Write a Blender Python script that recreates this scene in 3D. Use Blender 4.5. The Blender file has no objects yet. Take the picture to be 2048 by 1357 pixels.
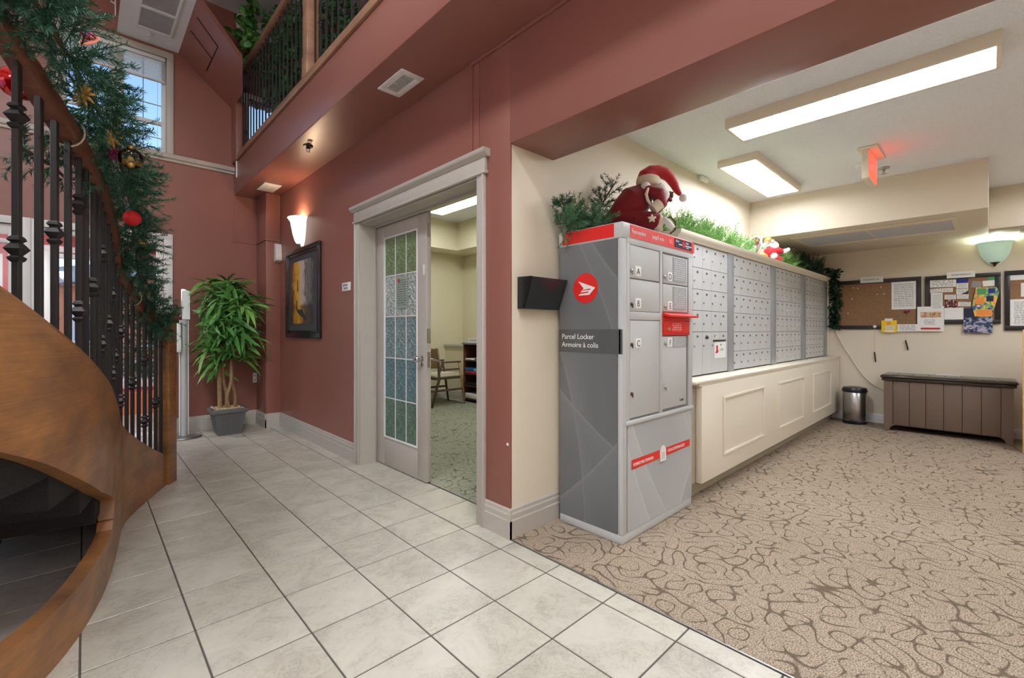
import bpy, bmesh, math, random
import numpy as np
from mathutils import Vector, Matrix, Euler
from math import sin, cos, pi, radians, sqrt, atan2

random.seed(7)
S = bpy.context.scene
COL = S.collection

# ------------------------------------------------------------------ camera
cd = bpy.data.cameras.new('camera')
cam = bpy.data.objects.new('camera', cd)
COL.objects.link(cam)
cam.location = (0, 0, 1.193)
YAW = .7509
cam.rotation_euler = (pi/2, 0, -YAW)
cd.sensor_width = 36
cd.lens = 901.3/2048*36
cd.shift_x = (1024-1010.8)/2048
cd.shift_y = -(678.5-660.1)/2048
cd.clip_start = .02
cd.clip_end = 300
S.camera = cam

# ------------------------------------------------------------------ world / exposure
S.view_settings.view_transform = 'Standard'
S.view_settings.look = 'None'
S.view_settings.gamma = 1
S.view_settings.use_curve_mapping = False
S.view_settings.exposure = 0.5
W = bpy.data.worlds.new('world')
S.world = W
W.use_nodes = True
wn = W.node_tree
bgn = wn.nodes['Background']
sky = wn.nodes.new('ShaderNodeTexSky')
sky.sky_type = 'NISHITA'
sky.sun_elevation = radians(32)
sky.sun_rotation = radians(200)
sky.sun_disc = False
sky.air_density = 1.0
sky.dust_density = .6
sky.ozone_density = 1.6
wn.links.new(sky.outputs[0], bgn.inputs[0])
bgn.inputs[1].default_value = .22
try:
    S.cycles.use_denoising = True
    S.cycles.max_bounces = 8
    S.cycles.diffuse_bounces = 4
    S.cycles.glossy_bounces = 3
    S.cycles.transmission_bounces = 6
    S.cycles.transparent_max_bounces = 8
    S.cycles.caustics_reflective = False
    S.cycles.caustics_refractive = False
    S.cycles.sample_clamp_indirect = 4
    S.cycles.blur_glossy = .6
except Exception:
    pass
EM_MAIL = 19.5     # fluorescent fixtures in the mail room
EM_FILL = 30.0    # added unseen fixtures that fill the foyer with light
EM_OFFICE = 17.0
EM_FILL_GLOBE = 22.0      # added unseen globes that light walls and soffit from lower down

# ------------------------------------------------------------------ materials
def lin(c):
    c = c/255
    return c/12.92 if c <= .04045 else ((c+.055)/1.055)**2.4
def rgb(t):
    return (lin(t[0]), lin(t[1]), lin(t[2]), 1)

MATS = {}
def mat(name, col, rough=.5, metal=0, spec=.5, bump=0, bscale=200, var=0, vscale=6, emit=None, estr=0, trans=0, ior=1.45, coat=0, alpha=1, sheen=0):
    m = bpy.data.materials.new(name)
    m.use_nodes = True
    nt = m.node_tree
    b = nt.nodes['Principled BSDF']
    b.inputs['Base Color'].default_value = rgb(col)
    b.inputs['Roughness'].default_value = rough
    b.inputs['Metallic'].default_value = metal
    b.inputs['Specular IOR Level'].default_value = spec
    b.inputs['IOR'].default_value = ior
    b.inputs['Coat Weight'].default_value = coat
    b.inputs['Transmission Weight'].default_value = trans
    b.inputs['Sheen Weight'].default_value = sheen
    if emit:
        b.inputs['Emission Color'].default_value = rgb(emit)
        b.inputs['Emission Strength'].default_value = estr
    if bump or var:
        tc = nt.nodes.new('ShaderNodeTexCoord')
    if bump:
        n = nt.nodes.new('ShaderNodeTexNoise'); n.inputs['Scale'].default_value = bscale
        n.inputs['Detail'].default_value = 3
        bp = nt.nodes.new('ShaderNodeBump'); bp.inputs['Strength'].default_value = bump; bp.inputs['Distance'].default_value = .002
        nt.links.new(tc.outputs['Object'], n.inputs['Vector'])
        nt.links.new(n.outputs['Fac'], bp.inputs['Height'])
        nt.links.new(bp.outputs['Normal'], b.inputs['Normal'])
    if var:
        n2 = nt.nodes.new('ShaderNodeTexNoise'); n2.inputs['Scale'].default_value = vscale
        n2.inputs['Detail'].default_value = 5
        hv = nt.nodes.new('ShaderNodeHueSaturation'); hv.inputs['Color'].default_value = rgb(col)
        mr = nt.nodes.new('ShaderNodeMapRange')
        mr.inputs['From Min'].default_value = .3; mr.inputs['From Max'].default_value = .7
        mr.inputs['To Min'].default_value = 1-var; mr.inputs['To Max'].default_value = 1+var
        nt.links.new(tc.outputs['Object'], n2.inputs['Vector'])
        nt.links.new(n2.outputs['Fac'], mr.inputs['Value'])
        nt.links.new(mr.outputs[0], hv.inputs['Value'])
        nt.links.new(hv.outputs[0], b.inputs['Base Color'])
    MATS[name] = m
    return m

class NT:
    """small helper around a node tree"""
    def __init__(s, m):
        s.nt = m.node_tree; s.b = s.nt.nodes['Principled BSDF']
    def n(s, t, **k):
        o = s.nt.nodes.new(t)
        for a, v in k.items():
            if a.startswith('i_'):
                o.inputs[a[2:].replace('_', ' ')].default_value = v
            else:
                setattr(o, a, v)
        return o
    def l(s, a, b): s.nt.links.new(a, b)
    def ramp(s, stops, interp='LINEAR'):
        r = s.nt.nodes.new('ShaderNodeValToRGB'); cr = r.color_ramp; cr.interpolation = interp
        while len(cr.elements) < len(stops): cr.elements.new(.5)
        for e, (p, c) in zip(cr.elements, stops):
            e.position = p; e.color = c
        return r
    def math(s, op, a=None, b=None, v=None):
        o = s.nt.nodes.new('ShaderNodeMath'); o.operation = op
        if a is not None: s.l(a, o.inputs[0])
        if b is not None: s.l(b, o.inputs[1])
        if v is not None: o.inputs[1].default_value = v
        return o.outputs[0]
    def mix(s, fac, a, b):
        o = s.nt.nodes.new('ShaderNodeMix'); o.data_type = 'RGBA'
        if isinstance(fac, float): o.inputs[0].default_value = fac
        else: s.l(fac, o.inputs[0])
        for i, x in ((6, a), (7, b)):
            if isinstance(x, tuple): o.inputs[i].default_value = x
            else: s.l(x, o.inputs[i])
        return o.outputs[2]

RED = mat('red_wall_paint', (144, 93, 82), rough=.34, spec=.45, bump=.12, bscale=90)
CREAM = mat('cream_wall_paint', (227, 215, 195), rough=.6, bump=.12, bscale=120)
CREAMLT = mat('office_wall_paint', (226, 217, 190), rough=.6, bump=.1, bscale=120)
CEIL = mat('stippled_ceiling', (240, 243, 249), rough=.9, bump=1.0, bscale=60, var=.05, vscale=110)
[setattr(n_.inputs['Distance'], 'default_value', .006) for n_ in CEIL.node_tree.nodes if n_.type == 'BUMP']
WCEIL = mat('white_ceiling_paint', (232, 233, 236), rough=.8)
TRIM = mat('taupe_trim_paint', (186, 179, 170), rough=.4, var=.03, vscale=9)
TRIMW = mat('white_trim_paint', (225, 224, 222), rough=.4)
PINK = mat('vestibule_wall_paint', (196, 100, 104), rough=.5)
GROUT = mat('dark_grout', (92, 86, 80), rough=.9)
IRON = mat('dark_iron', (50, 46, 46), rough=.42, metal=.3)
BLACKP = mat('black_plastic', (28, 29, 31), rough=.3)
BLACKF = mat('black_frame', (42, 40, 40), rough=.35)
SMOKE = mat('smoked_plastic', (46, 50, 52), rough=.18, spec=.6)
LGREY = mat('locker_light_grey', (190, 191, 191), rough=.35)
LDGREY = mat('locker_dark_grey', (80, 83, 84), rough=.4)
LBAND = mat('locker_band_grey', (84, 86, 87), rough=.4)
LREC = mat('locker_recess_grey', (120, 121, 122), rough=.4)
MGREY = mat('mailbox_grey', (198, 199, 200), rough=.38)
MPOST = mat('mailbox_post_grey', (150, 152, 155), rough=.38)
GAPM = mat('joint_shadow_grey', (70, 70, 72), rough=.7)
SREDM = mat('post_red', (222, 42, 38), rough=.35)
WHITE = mat('white_plastic', (236, 236, 234), rough=.35)
PAPER = mat('white_paper', (238, 238, 236), rough=.8)
CHROME = mat('satin_metal', (200, 200, 198), rough=.22, metal=1)
STEEL = mat('brushed_steel', (178, 178, 178), rough=.28, metal=1)
BRASS = mat('old_brass', (120, 100, 70), rough=.3, metal=1)
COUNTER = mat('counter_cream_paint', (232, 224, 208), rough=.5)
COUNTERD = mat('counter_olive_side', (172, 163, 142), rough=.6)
CHESTM = mat('chest_taupe_paint', (112, 94, 82), rough=.5, bump=.2, bscale=60)
CHESTD = mat('chest_dark_lid', (54, 44, 38), rough=.14, spec=.6)
PINE = mat('pine_wood', (222, 180, 110), rough=.5, var=.1, vscale=14)
PLANTER = mat('grey_plastic_planter', (98, 98, 99), rough=.55)
STONEM = mat('pebble_tan', (196, 176, 140), rough=.8, var=.25, vscale=60)
BARK = mat('tan_bark', (150, 122, 88), rough=.8, bump=.5, bscale=50, var=.2, vscale=30)
BARKD = mat('brown_bark', (92, 70, 52), rough=.85, bump=.5, bscale=50)
BLACKC = mat('charcoal_stair_carpet', (34, 33, 34), rough=.95, bump=.8, bscale=260, var=.3, vscale=160)
VELVET = mat('red_velvet', (128, 10, 24), rough=.75, sheen=.25, bump=.3, bscale=180)
VELVETB = mat('bright_red_velvet', (178, 20, 30), rough=.7, sheen=.25, bump=.3, bscale=180)
FUR = mat('cream_plush', (226, 212, 190), rough=.95, bump=1.0, bscale=140)
FURW = mat('white_plush', (238, 236, 232), rough=.95, bump=1.0, bscale=140)
FURB = mat('brown_plush', (88, 52, 36), rough=.95, bump=1.0, bscale=140)
SKIN = mat('doll_face', (226, 178, 150), rough=.6)
GOLD = mat('gold_glitter', (196, 158, 84), rough=.4, metal=.5, bump=.8, bscale=200)
REDGLASS = mat('red_glass_ornament', (200, 10, 22), rough=.06, metal=.6, coat=.8)
REDMATT = mat('red_flocked_ornament', (205, 24, 34), rough=.5, bump=.4, bscale=300)
ORANGE = mat('orange_shell', (232, 128, 98), rough=.5)
PURPLE = mat('purple_tinsel', (150, 40, 92), rough=.35, metal=.4)
TWINE = mat('twine', (196, 180, 158), rough=.9)
SNOWM = mat('snow', (238, 241, 246), rough=.9)
BRICKO = mat('orange_stucco', (205, 128, 92), rough=.8, var=.06, vscale=3)
ROOFM = mat('grey_roof', (170, 172, 178), rough=.8)
DKGLASS = mat('dark_window_glass', (60, 74, 88), rough=.1)
YELLOW = mat('yellow_card', (246, 204, 44), rough=.6)
REDINK = mat('red_ink', (196, 34, 44), rough=.7)
BLUEINK = mat('blue_ink', (38, 52, 140), rough=.6)
NAVY = mat('navy_ink', (34, 40, 66), rough=.6)
DARKINK = mat('dark_ink', (52, 52, 56), rough=.8)
GREYINK = mat('grey_ink', (150, 152, 154), rough=.8)
ORINK = mat('orange_ink', (240, 150, 70), rough=.6)
GRINK = mat('green_ink', (80, 160, 100), rough=.6)
TEALINK = mat('teal_ink', (110, 190, 200), rough=.6)
WOODCH = mat('light_oak', (176, 144, 104), rough=.5, var=.12, vscale=20)
WOODDK = mat('dark_walnut', (92, 74, 62), rough=.5)
SEATM = mat('cream_upholstery', (226, 216, 196), rough=.9)
REDBIND = mat('red_binder', (200, 40, 52), rough=.5)
BLUEBIND = mat('blue_binder', (30, 92, 160), rough=.5)
NEWSP = mat('brown_bookcase', (90, 56, 44), rough=.45)
CORDM = mat('cream_cord', (222, 212, 190), rough=.5)
FILTER = mat('grille_grey', (176, 178, 180), rough=.6)
LAMPFRAME = mat('lamp_frame_cream', (238, 226, 206), rough=.5)

def emat(name, col, st):
    m = mat(name, col, rough=.5, emit=col, estr=st)
    return m
E_MAIL = emat('lit_diffuser', (244, 249, 255), EM_MAIL)
E_FILL = emat('added_fill_diffuser', (244, 250, 255), EM_FILL)
E_FILL_GLOBE = emat('added_fill_globe', (244, 250, 255), EM_FILL_GLOBE)
E_OFF = emat('lit_office_diffuser', (250, 255, 250), EM_OFFICE)
E_SCON = emat('lit_sconce_glass', (255, 248, 234), .85)
E_SCON2 = emat('lit_sconce_frosted', (200, 232, 216), .18)
E_EXIT = emat('exit_face_red', (255, 70, 52), 1.7)

def brushed(name, c1, c2):
    m = mat(name, c1, rough=.42, spec=.5, coat=.25)
    m.node_tree.nodes['Principled BSDF'].inputs['Coat Roughness'].default_value = .15
    t = NT(m)
    tc = t.n('ShaderNodeTexCoord')
    mp = t.n('ShaderNodeMapping'); mp.inputs['Scale'].default_value = (1.6, 1.6, 3.2); mp.inputs['Rotation'].default_value = (0, .5, .3)
    n1 = t.n('ShaderNodeTexNoise', i_Scale=2.2, i_Detail=6.0, i_Roughness=.62)
    mp2 = t.n('ShaderNodeMapping'); mp2.inputs['Scale'].default_value = (1, 1, 30); mp2.inputs['Rotation'].default_value = (.5, .2, 0)
    n2 = t.n('ShaderNodeTexNoise', i_Scale=5.0, i_Detail=5.0, i_Distortion=.5)
    t.l(tc.outputs['Object'], mp.inputs[0]); t.l(mp.outputs[0], n1.inputs['Vector'])
    t.l(tc.outputs['Object'], mp2.inputs[0]); t.l(mp2.outputs[0], n2.inputs['Vector'])
    r = t.ramp([(.3, rgb(c2)), (.66, rgb(c1))])
    t.l(n1.outputs['Fac'], r.inputs[0])
    mx = t.mix(.0, (0, 0, 0, 1), (0, 0, 0, 1))
    hv = t.n('ShaderNodeHueSaturation')
    mr = t.n('ShaderNodeMapRange'); mr.inputs['From Min'].default_value = .3; mr.inputs['From Max'].default_value = .7
    mr.inputs['To Min'].default_value = .84; mr.inputs['To Max'].default_value = 1.1
    t.l(n2.outputs['Fac'], mr.inputs[0]); t.l(mr.outputs[0], hv.inputs['Value'])
    t.l(r.outputs[0], hv.inputs['Color']); t.l(hv.outputs[0], t.b.inputs['Base Color'])
    return m
WOOD = brushed('stained_maple', (172, 117, 68), (112, 79, 58))
WOODR = brushed('red_brown_handrail', (134, 84, 68), (106, 66, 54))
WOODL = brushed('balcony_wood', (170, 128, 98), (140, 100, 78))

def tile_mat():
    m = mat('stone_look_tile', (206, 200, 188), rough=.3, spec=.5)
    t = NT(m)
    tc = t.n('ShaderNodeTexCoord'); oi = t.n('ShaderNodeObjectInfo')
    sc = t.n('ShaderNodeVectorMath', operation='SCALE'); sc.inputs['Scale'].default_value = 37.0
    cmb = t.n('ShaderNodeCombineXYZ')
    t.l(oi.outputs['Random'], cmb.inputs[0]); t.l(oi.outputs['Random'], cmb.inputs[1]); t.l(oi.outputs['Random'], cmb.inputs[2])
    t.l(cmb.outputs[0], sc.inputs[0])
    add = t.n('ShaderNodeVectorMath', operation='ADD')
    t.l(tc.outputs['Object'], add.inputs[0]); t.l(sc.outputs[0], add.inputs[1])
    n1 = t.n('ShaderNodeTexNoise', i_Scale=4.5, i_Detail=6.0, i_Roughness=.65, i_Distortion=.6)
    n2 = t.n('ShaderNodeTexNoise', i_Scale=9.0, i_Detail=8.0, i_Roughness=.7, i_Distortion=1.6)
    n3 = t.n('ShaderNodeTexNoise', i_Scale=70.0, i_Detail=4.0)
    for n in (n1, n2, n3): t.l(add.outputs[0], n.inputs['Vector'])
    r1 = t.ramp([(.3, rgb((176, 170, 156))), (.5, rgb((194, 188, 174))), (.72, rgb((204, 198, 185)))])
    t.l(n1.outputs['Fac'], r1.inputs[0])
    # fine veins along noise contour
    a = t.math('SUBTRACT', n2.outputs['Fac'], v=.5); a = t.math('ABSOLUTE', a); a = t.math('MULTIPLY', a, v=34.0)
    a = t.math('MINIMUM', a, v=1.0)
    gate = t.ramp([(.46, (1, 1, 1, 1)), (.6, (0, 0, 0, 1))]); t.l(n1.outputs['Fac'], gate.inputs[0])
    a = t.math('MAXIMUM', a, gate.outputs[0]) if False else a
    inv = t.math('SUBTRACT', None, a); inv.node.inputs[0].default_value = 1.0
    f = t.math('MULTIPLY', inv, gate.outputs[0]); f = t.math('MULTIPLY', f, v=.34)
    c = t.mix(f, r1.outputs[0], rgb((118, 108, 94)))
    hv = t.n('ShaderNodeHueSaturation')
    mr = t.n('ShaderNodeMapRange'); mr.inputs['To Min'].default_value = .95; mr.inputs['To Max'].default_value = 1.05
    t.l(oi.outputs['Random'], mr.inputs[0]); t.l(mr.outputs[0], hv.inputs['Value']); t.l(c, hv.inputs['Color'])
    t.l(hv.outputs[0], t.b.inputs['Base Color'])
    h = t.math('MULTIPLY', n2.outputs['Fac'], v=.8); h = t.math('ADD', h, n3.outputs['Fac'])
    bp = t.n('ShaderNodeBump'); bp.inputs['Strength'].default_value = .35; bp.inputs['Distance'].default_value = .002
    t.l(h, bp.inputs['Height']); t.l(bp.outputs[0], t.b.inputs['Normal'])
    return m
TILE = tile_mat()

def carpet_mat(name, base, dark, light):
    m = mat(name, base, rough=.95, spec=.1)
    t = NT(m)
    tc = t.n('ShaderNodeTexCoord')
    # many plane waves of one wavelength in all directions: their zero lines wander like a tufted labyrinth
    nz = t.n('ShaderNodeTexNoise', i_Scale=5.0, i_Detail=1.0); t.l(tc.outputs['Object'], nz.inputs['Vector'])
    off = t.n('ShaderNodeVectorMath', operation='SCALE'); off.inputs['Scale'].default_value = .09; t.l(nz.outputs['Color'], off.inputs[0])
    pw = t.n('ShaderNodeVectorMath', operation='ADD'); t.l(tc.outputs['Object'], pw.inputs[0]); t.l(off.outputs[0], pw.inputs[1])
    rr = random.Random(11); tot = None
    for j in range(9):
        an = pi*(j+rr.uniform(-.3, .3))/9; kk = 2*pi/(.104*rr.uniform(.88, 1.12))
        dt = t.n('ShaderNodeVectorMath', operation='DOT_PRODUCT'); dt.inputs[1].default_value = (cos(an)*kk, sin(an)*kk, 0)
        t.l(pw.outputs[0], dt.inputs[0])
        sn = t.math('SINE', t.math('ADD', dt.outputs['Value'], v=rr.uniform(0, 6.28)))
        tot = sn if tot is None else t.math('ADD', tot, sn)
    x = t.math('ABSOLUTE', tot)
    ln = t.ramp([(.26, (1, 1, 1, 1)), (.66, (0, 0, 0, 1))]); t.l(x, ln.inputs[0])
    n2 = t.n('ShaderNodeTexNoise', i_Scale=7.0, i_Detail=1.0); t.l(tc.outputs['Object'], n2.inputs['Vector'])
    gate = t.ramp([(.36, (.15, .15, .15, 1)), (.44, (1, 1, 1, 1))]); t.l(n2.outputs['Fac'], gate.inputs[0])
    f = t.math('MULTIPLY', ln.outputs[0], gate.outputs[0])
    n3 = t.n('ShaderNodeTexNoise', i_Scale=190.0, i_Detail=2.0); t.l(tc.outputs['Object'], n3.inputs['Vector'])
    pile = t.ramp([(.3, rgb(dark)), (.5, rgb(base)), (.68, rgb(light))]); t.l(n3.outputs['Fac'], pile.inputs[0])
    f2 = t.math('MULTIPLY', f, v=.8)
    c = t.mix(f2, pile.outputs[0], rgb(dark))
    n4 = t.n('ShaderNodeTexNoise', i_Scale=1.3, i_Detail=2.0); t.l(tc.outputs['Object'], n4.inputs['Vector'])
    t.l(c, t.b.inputs['Base Color'])
    h = t.math('SUBTRACT', n3.outputs['Fac'], f)
    bp = t.n('ShaderNodeBump'); bp.inputs['Strength'].default_value = .8; bp.inputs['Distance'].default_value = .006
    t.l(h, bp.inputs['Height']); t.l(bp.outputs[0], t.b.inputs['Normal'])
    return m
CARPET = carpet_mat('patterned_tan_carpet', (166, 149, 131), (94, 79, 65), (194, 178, 158))
CARPETO = carpet_mat('patterned_office_carpet', (160, 160, 142), (98, 98, 86), (194, 194, 174))

def leaf_mat(name, c1, c2, c3, rough=.4):
    m = mat(name, c1, rough=rough)
    t = NT(m)
    oi = t.n('ShaderNodeObjectInfo'); tc = t.n('ShaderNodeTexCoord')
    n = t.n('ShaderNodeTexNoise', i_Scale=14.0, i_Detail=2.0)
    t.l(tc.outputs['Object'], n.inputs['Vector'])
    a = t.math('MULTIPLY', oi.outputs['Random'], v=.55); b = t.math('MULTIPLY', n.outputs['Fac'], v=.6); s = t.math('ADD', a, b)
    r = t.ramp([(.15, rgb(c2)), (.5, rgb(c1)), (.9, rgb(c3))]); t.l(s, r.inputs[0])
    t.l(r.outputs[0], t.b.inputs['Base Color'])
    t.b.inputs['Subsurface Weight'].default_value = 0
    return m
LEAF = leaf_mat('plant_leaf_green', (82, 140, 66), (42, 96, 50), (146, 190, 96))
FICUS = leaf_mat('ficus_leaf_green', (44, 92, 50), (20, 54, 34), (70, 136, 66))
PINEG = leaf_mat('fir_needle_green', (44, 88, 68), (18, 50, 45), (92, 136, 96), .5)
PINEB = leaf_mat('bright_fir_green', (96, 150, 66), (50, 98, 44), (150, 196, 110), .5)
IVY = leaf_mat('ivy_leaf_green', (30, 72, 38), (12, 36, 24), (66, 120, 56), .4)

def glass_mat(name, col, rough, bump=0, bscale=30):
    m = mat(name, col, rough=rough, trans=1, ior=1.45, bump=bump, bscale=bscale)
    return m
def clear_mat(name, tint, fres=.12):
    m = bpy.data.materials.new(name); m.use_nodes = True
    nt = m.node_tree; nt.nodes.clear()
    o = nt.nodes.new('ShaderNodeOutputMaterial'); mx = nt.nodes.new('ShaderNodeMixShader')
    tr = nt.nodes.new('ShaderNodeBsdfTransparent'); gl = nt.nodes.new('ShaderNodeBsdfGlossy')
    tr.inputs[0].default_value = rgb(tint); gl.inputs['Roughness'].default_value = .03
    fr = nt.nodes.new('ShaderNodeFresnel'); fr.inputs[0].default_value = 1.45
    nt.links.new(fr.outputs[0], mx.inputs[0]); nt.links.new(tr.outputs[0], mx.inputs[1]); nt.links.new(gl.outputs[0], mx.inputs[2])
    nt.links.new(mx.outputs[0], o.inputs[0])
    return m
CLEAR = clear_mat('clear_window_glass', (244, 248, 250))
def textured_glass(name, col, mixf=.28):
    """hammered glass: part see-through, part painted-in view colour, strong relief"""
    m = mat(name, col, rough=.2, spec=.8)
    t = NT(m)
    tc = t.n('ShaderNodeTexCoord')
    n = t.n('ShaderNodeTexVoronoi', i_Scale=42.0); n.feature = 'SMOOTH_F1'
    n2 = t.n('ShaderNodeTexNoise', i_Scale=26.0, i_Detail=3.0, i_Distortion=1.5)
    t.l(tc.outputs['Object'], n.inputs['Vector']); t.l(tc.outputs['Object'], n2.inputs['Vector'])
    h = t.math('ADD', n.outputs['Distance'], n2.outputs['Fac'])
    bp = t.n('ShaderNodeBump'); bp.inputs['Strength'].default_value = 1.0; bp.inputs['Distance'].default_value = .02
    t.l(h, bp.inputs['Height']); t.l(bp.outputs[0], t.b.inputs['Normal'])
    t.b.inputs['Transmission Weight'].default_value = mixf
    t.b.inputs['Roughness'].default_value = .22
    hv = t.n('ShaderNodeHueSaturation'); hv.inputs['Color'].default_value = rgb(col)
    mr = t.n('ShaderNodeMapRange'); mr.inputs['From Min'].default_value = .3; mr.inputs['From Max'].default_value = .7
    mr.inputs['To Min'].default_value = .55; mr.inputs['To Max'].default_value = 1.5
    t.l(n2.outputs['Fac'], mr.inputs[0]); t.l(mr.outputs[0], hv.inputs['Value']); t.l(hv.outputs[0], t.b.inputs['Base Color'])
    return m

def text_print(name, bg, ink, sx, sy, cut=.45, bars=.5):
    """rows of fine print on a sheet (flat print only)"""
    m = mat(name, bg, rough=.8)
    t = NT(m)
    tc = t.n('ShaderNodeTexCoord')
    sep = t.n('ShaderNodeSeparateXYZ'); t.l(tc.outputs['Generated'], sep.inputs[0])
    hx = t.math('ADD', sep.outputs[0], sep.outputs[1])
    y = t.math('MULTIPLY', sep.outputs[2], v=float(sy)); fy = t.math('FRACT', y); row = t.math('FLOOR', y)
    band = t.math('LESS_THAN', fy, v=bars)
    xx = t.math('MULTIPLY', hx, v=float(sx)); xx = t.math('ADD', xx, t.math('MULTIPLY', row, v=7.31))
    n = t.n('ShaderNodeTexNoise', i_Scale=1.0, i_Detail=2.0); n.noise_dimensions = '1D'
    t.l(xx, n.inputs['W'])
    word = t.math('GREATER_THAN', n.outputs['Fac'], v=cut)
    inx = t.math('GREATER_THAN', hx, v=.1); inx2 = t.math('LESS_THAN', hx, v=.9)
    iny = t.math('GREATER_THAN', sep.outputs[2], v=.08); iny2 = t.math('LESS_THAN', sep.outputs[2], v=.93)
    f = t.math('MULTIPLY', band, word)
    for q in (inx, inx2, iny, iny2): f = t.math('MULTIPLY', f, q)
    f = t.math('MULTIPLY', f, v=.75)
    t.l(t.mix(f, rgb(bg), rgb(ink)), t.b.inputs['Base Color'])
    return m
PRINT1 = text_print('letter_print', (240, 240, 238), (120, 120, 124), 26, 16)
PRINT2 = text_print('card_print', (240, 239, 236), (110, 112, 122), 12, 5)
PRINT3 = text_print('notice_print', (158, 160, 161), (215, 216, 217), 12, 11, .42, .35)
PRINT4 = text_print('red_slot_print', (222, 42, 38), (240, 200, 196), 16, 5, .45)
PRINT5 = text_print('door_notice_print', (150, 162, 150), (70, 84, 76), 12, 14, .4, .5)
def photo_print(name, cols, scale=6):
    m = mat(name, cols[0], rough=.5)
    t = NT(m); tc = t.n('ShaderNodeTexCoord')
    v = t.n('ShaderNodeTexNoise', i_Scale=float(scale), i_Detail=1.5, i_Distortion=.8)
    t.l(tc.outputs['Generated'], v.inputs['Vector'])
    k = len(cols)
    r = t.ramp([(.28+.44*i/max(1, k-1), rgb(c)) for i, c in enumerate(cols)], 'CONSTANT')
    t.l(v.outputs['Fac'], r.inputs[0]); t.l(r.outputs[0], t.b.inputs['Base Color'])
    return m
PHOTO1 = photo_print('flyer_photo_print', [(60, 90, 60), (205, 120, 80), (240, 200, 150), (110, 190, 205), (70, 80, 110)], 7)
PHOTO2 = photo_print('magazine_print', [(36, 40, 62), (60, 70, 100), (150, 160, 190), (200, 180, 190), (90, 96, 130)], 4)
PHOTO3 = photo_print('food_leaflet_print', [(236, 140, 60), (246, 190, 100), (120, 180, 120), (60, 90, 150), (240, 210, 180)], 4)
PHOTO4 = photo_print('card_photo_print', [(120, 30, 34), (60, 20, 24), (220, 190, 180), (160, 60, 50)], 6)

def art_mat():
    m = mat('canal_painting', (150, 120, 70), rough=.35)
    t = NT(m); tc = t.n('ShaderNodeTexCoord')
    sep = t.n('ShaderNodeSeparateXYZ'); t.l(tc.outputs['Generated'], sep.inputs[0])
    mp = t.n('ShaderNodeMapping'); mp.inputs['Scale'].default_value = (1, 9, 2.6); t.l(tc.outputs['Generated'], mp.inputs[0])
    n = t.n('ShaderNodeTexNoise', i_Scale=2.2, i_Detail=5.0, i_Distortion=.7); t.l(mp.outputs[0], n.inputs['Vector'])
    # generated y runs 0 (right of picture) .. 1 (left)
    x = t.math('SUBTRACT', None, sep.outputs[1]); x.node.inputs[0].default_value = 1.0
    d = t.math('SUBTRACT', n.outputs['Fac'], v=.5); d = t.math('MULTIPLY', d, v=.85)
    x = t.math('ADD', x, d)
    up = t.ramp([(0, rgb((84, 56, 44))), (.12, rgb((138, 62, 40))), (.22, rgb((206, 158, 52))), (.42, rgb((222, 180, 70))), (.5, rgb((196, 190, 190))),
                 (.62, rgb((172, 160, 162))), (.72, rgb((96, 90, 92))), (.84, rgb((120, 124, 124))), (1, rgb((66, 62, 64)))])
    t.l(x, up.inputs[0])
    lo = t.ramp([(0, rgb((60, 50, 44))), (.15, rgb((120, 66, 44))), (.3, rgb((212, 166, 60))), (.5, rgb((190, 140, 50))), (.6, rgb((104, 76, 58))), (.8, rgb((80, 78, 80))), (1, rgb((70, 60, 66)))])
    t.l(x, lo.inputs[0])
    f = t.ramp([(.27, (0, 0, 0, 1)), (.32, (1, 1, 1, 1))]); t.l(sep.outputs[2], f.inputs[0])
    c = t.mix(f.outputs[0], lo.outputs[0], up.outputs[0])
    t.l(c, t.b.inputs['Base Color'])
    return m
ART = art_mat()

def swirl_mat(name, base, line, amount=.5):
    """metal sheet with a printed pattern of thin pale arcs"""
    m = mat(name, base, rough=.36)
    t = NT(m); tc = t.n('ShaderNodeTexCoord')
    tot = None
    for (cx, cy, cz, sc) in ((1.2, 3.2, -.9, 1.15), (2.4, -1.4, 1.7, .9), (3.6, 2.4, 1.9, .7)):
        vm = t.n('ShaderNodeVectorMath', operation='DISTANCE'); vm.inputs[1].default_value = (cx, cy, cz)
        t.l(tc.outputs['Object'], vm.inputs[0])
        a = t.math('MULTIPLY', vm.outputs['Value'], v=sc*2.3); a = t.math('FRACT', a)
        edge = t.ramp([(0, (.9, .9, .9, 1)), (.03, (.45, .45, .45, 1)), (.35, (0, 0, 0, 1)), (.99, (0, 0, 0, 1))]); t.l(a, edge.inputs[0])
        tot = edge.outputs[0] if tot is None else t.math('MAXIMUM', tot, edge.outputs[0])
    f = t.math('MULTIPLY', tot, v=amount)
    t.l(t.mix(f, rgb(base), rgb(line)), t.b.inputs['Base Color'])
    return m
SWD = swirl_mat('locker_side_vinyl', (104, 107, 109), (176, 178, 179), .26)
SWL = swirl_mat('locker_front_vinyl', (172, 175, 177), (214, 216, 217), .5)
def cork_mat():
    m = mat('cork', (146, 112, 82), rough=.9, bump=.6, bscale=150, var=.16, vscale=90)
    return m
CORK = cork_mat()
def grid_mat():
    m = mat('ceiling_filter_mesh', (176, 178, 182), rough=.7)
    t = NT(m); tc = t.n('ShaderNodeTexCoord')
    ck = t.n('ShaderNodeTexChecker', i_Scale=70.0); ck.inputs['Color1'].default_value = rgb((226, 228, 232)); ck.inputs['Color2'].default_value = rgb((178, 180, 186))
    t.l(tc.outputs['Object'], ck.inputs['Vector']); t.l(ck.outputs[0], t.b.inputs['Base Color'])
    return m
GRID = grid_mat()

# ------------------------------------------------------------------ object helpers
WLOC = {}
def wl(p): return WLOC[p.name] if p is not None else Matrix.Identity(4)

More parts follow.
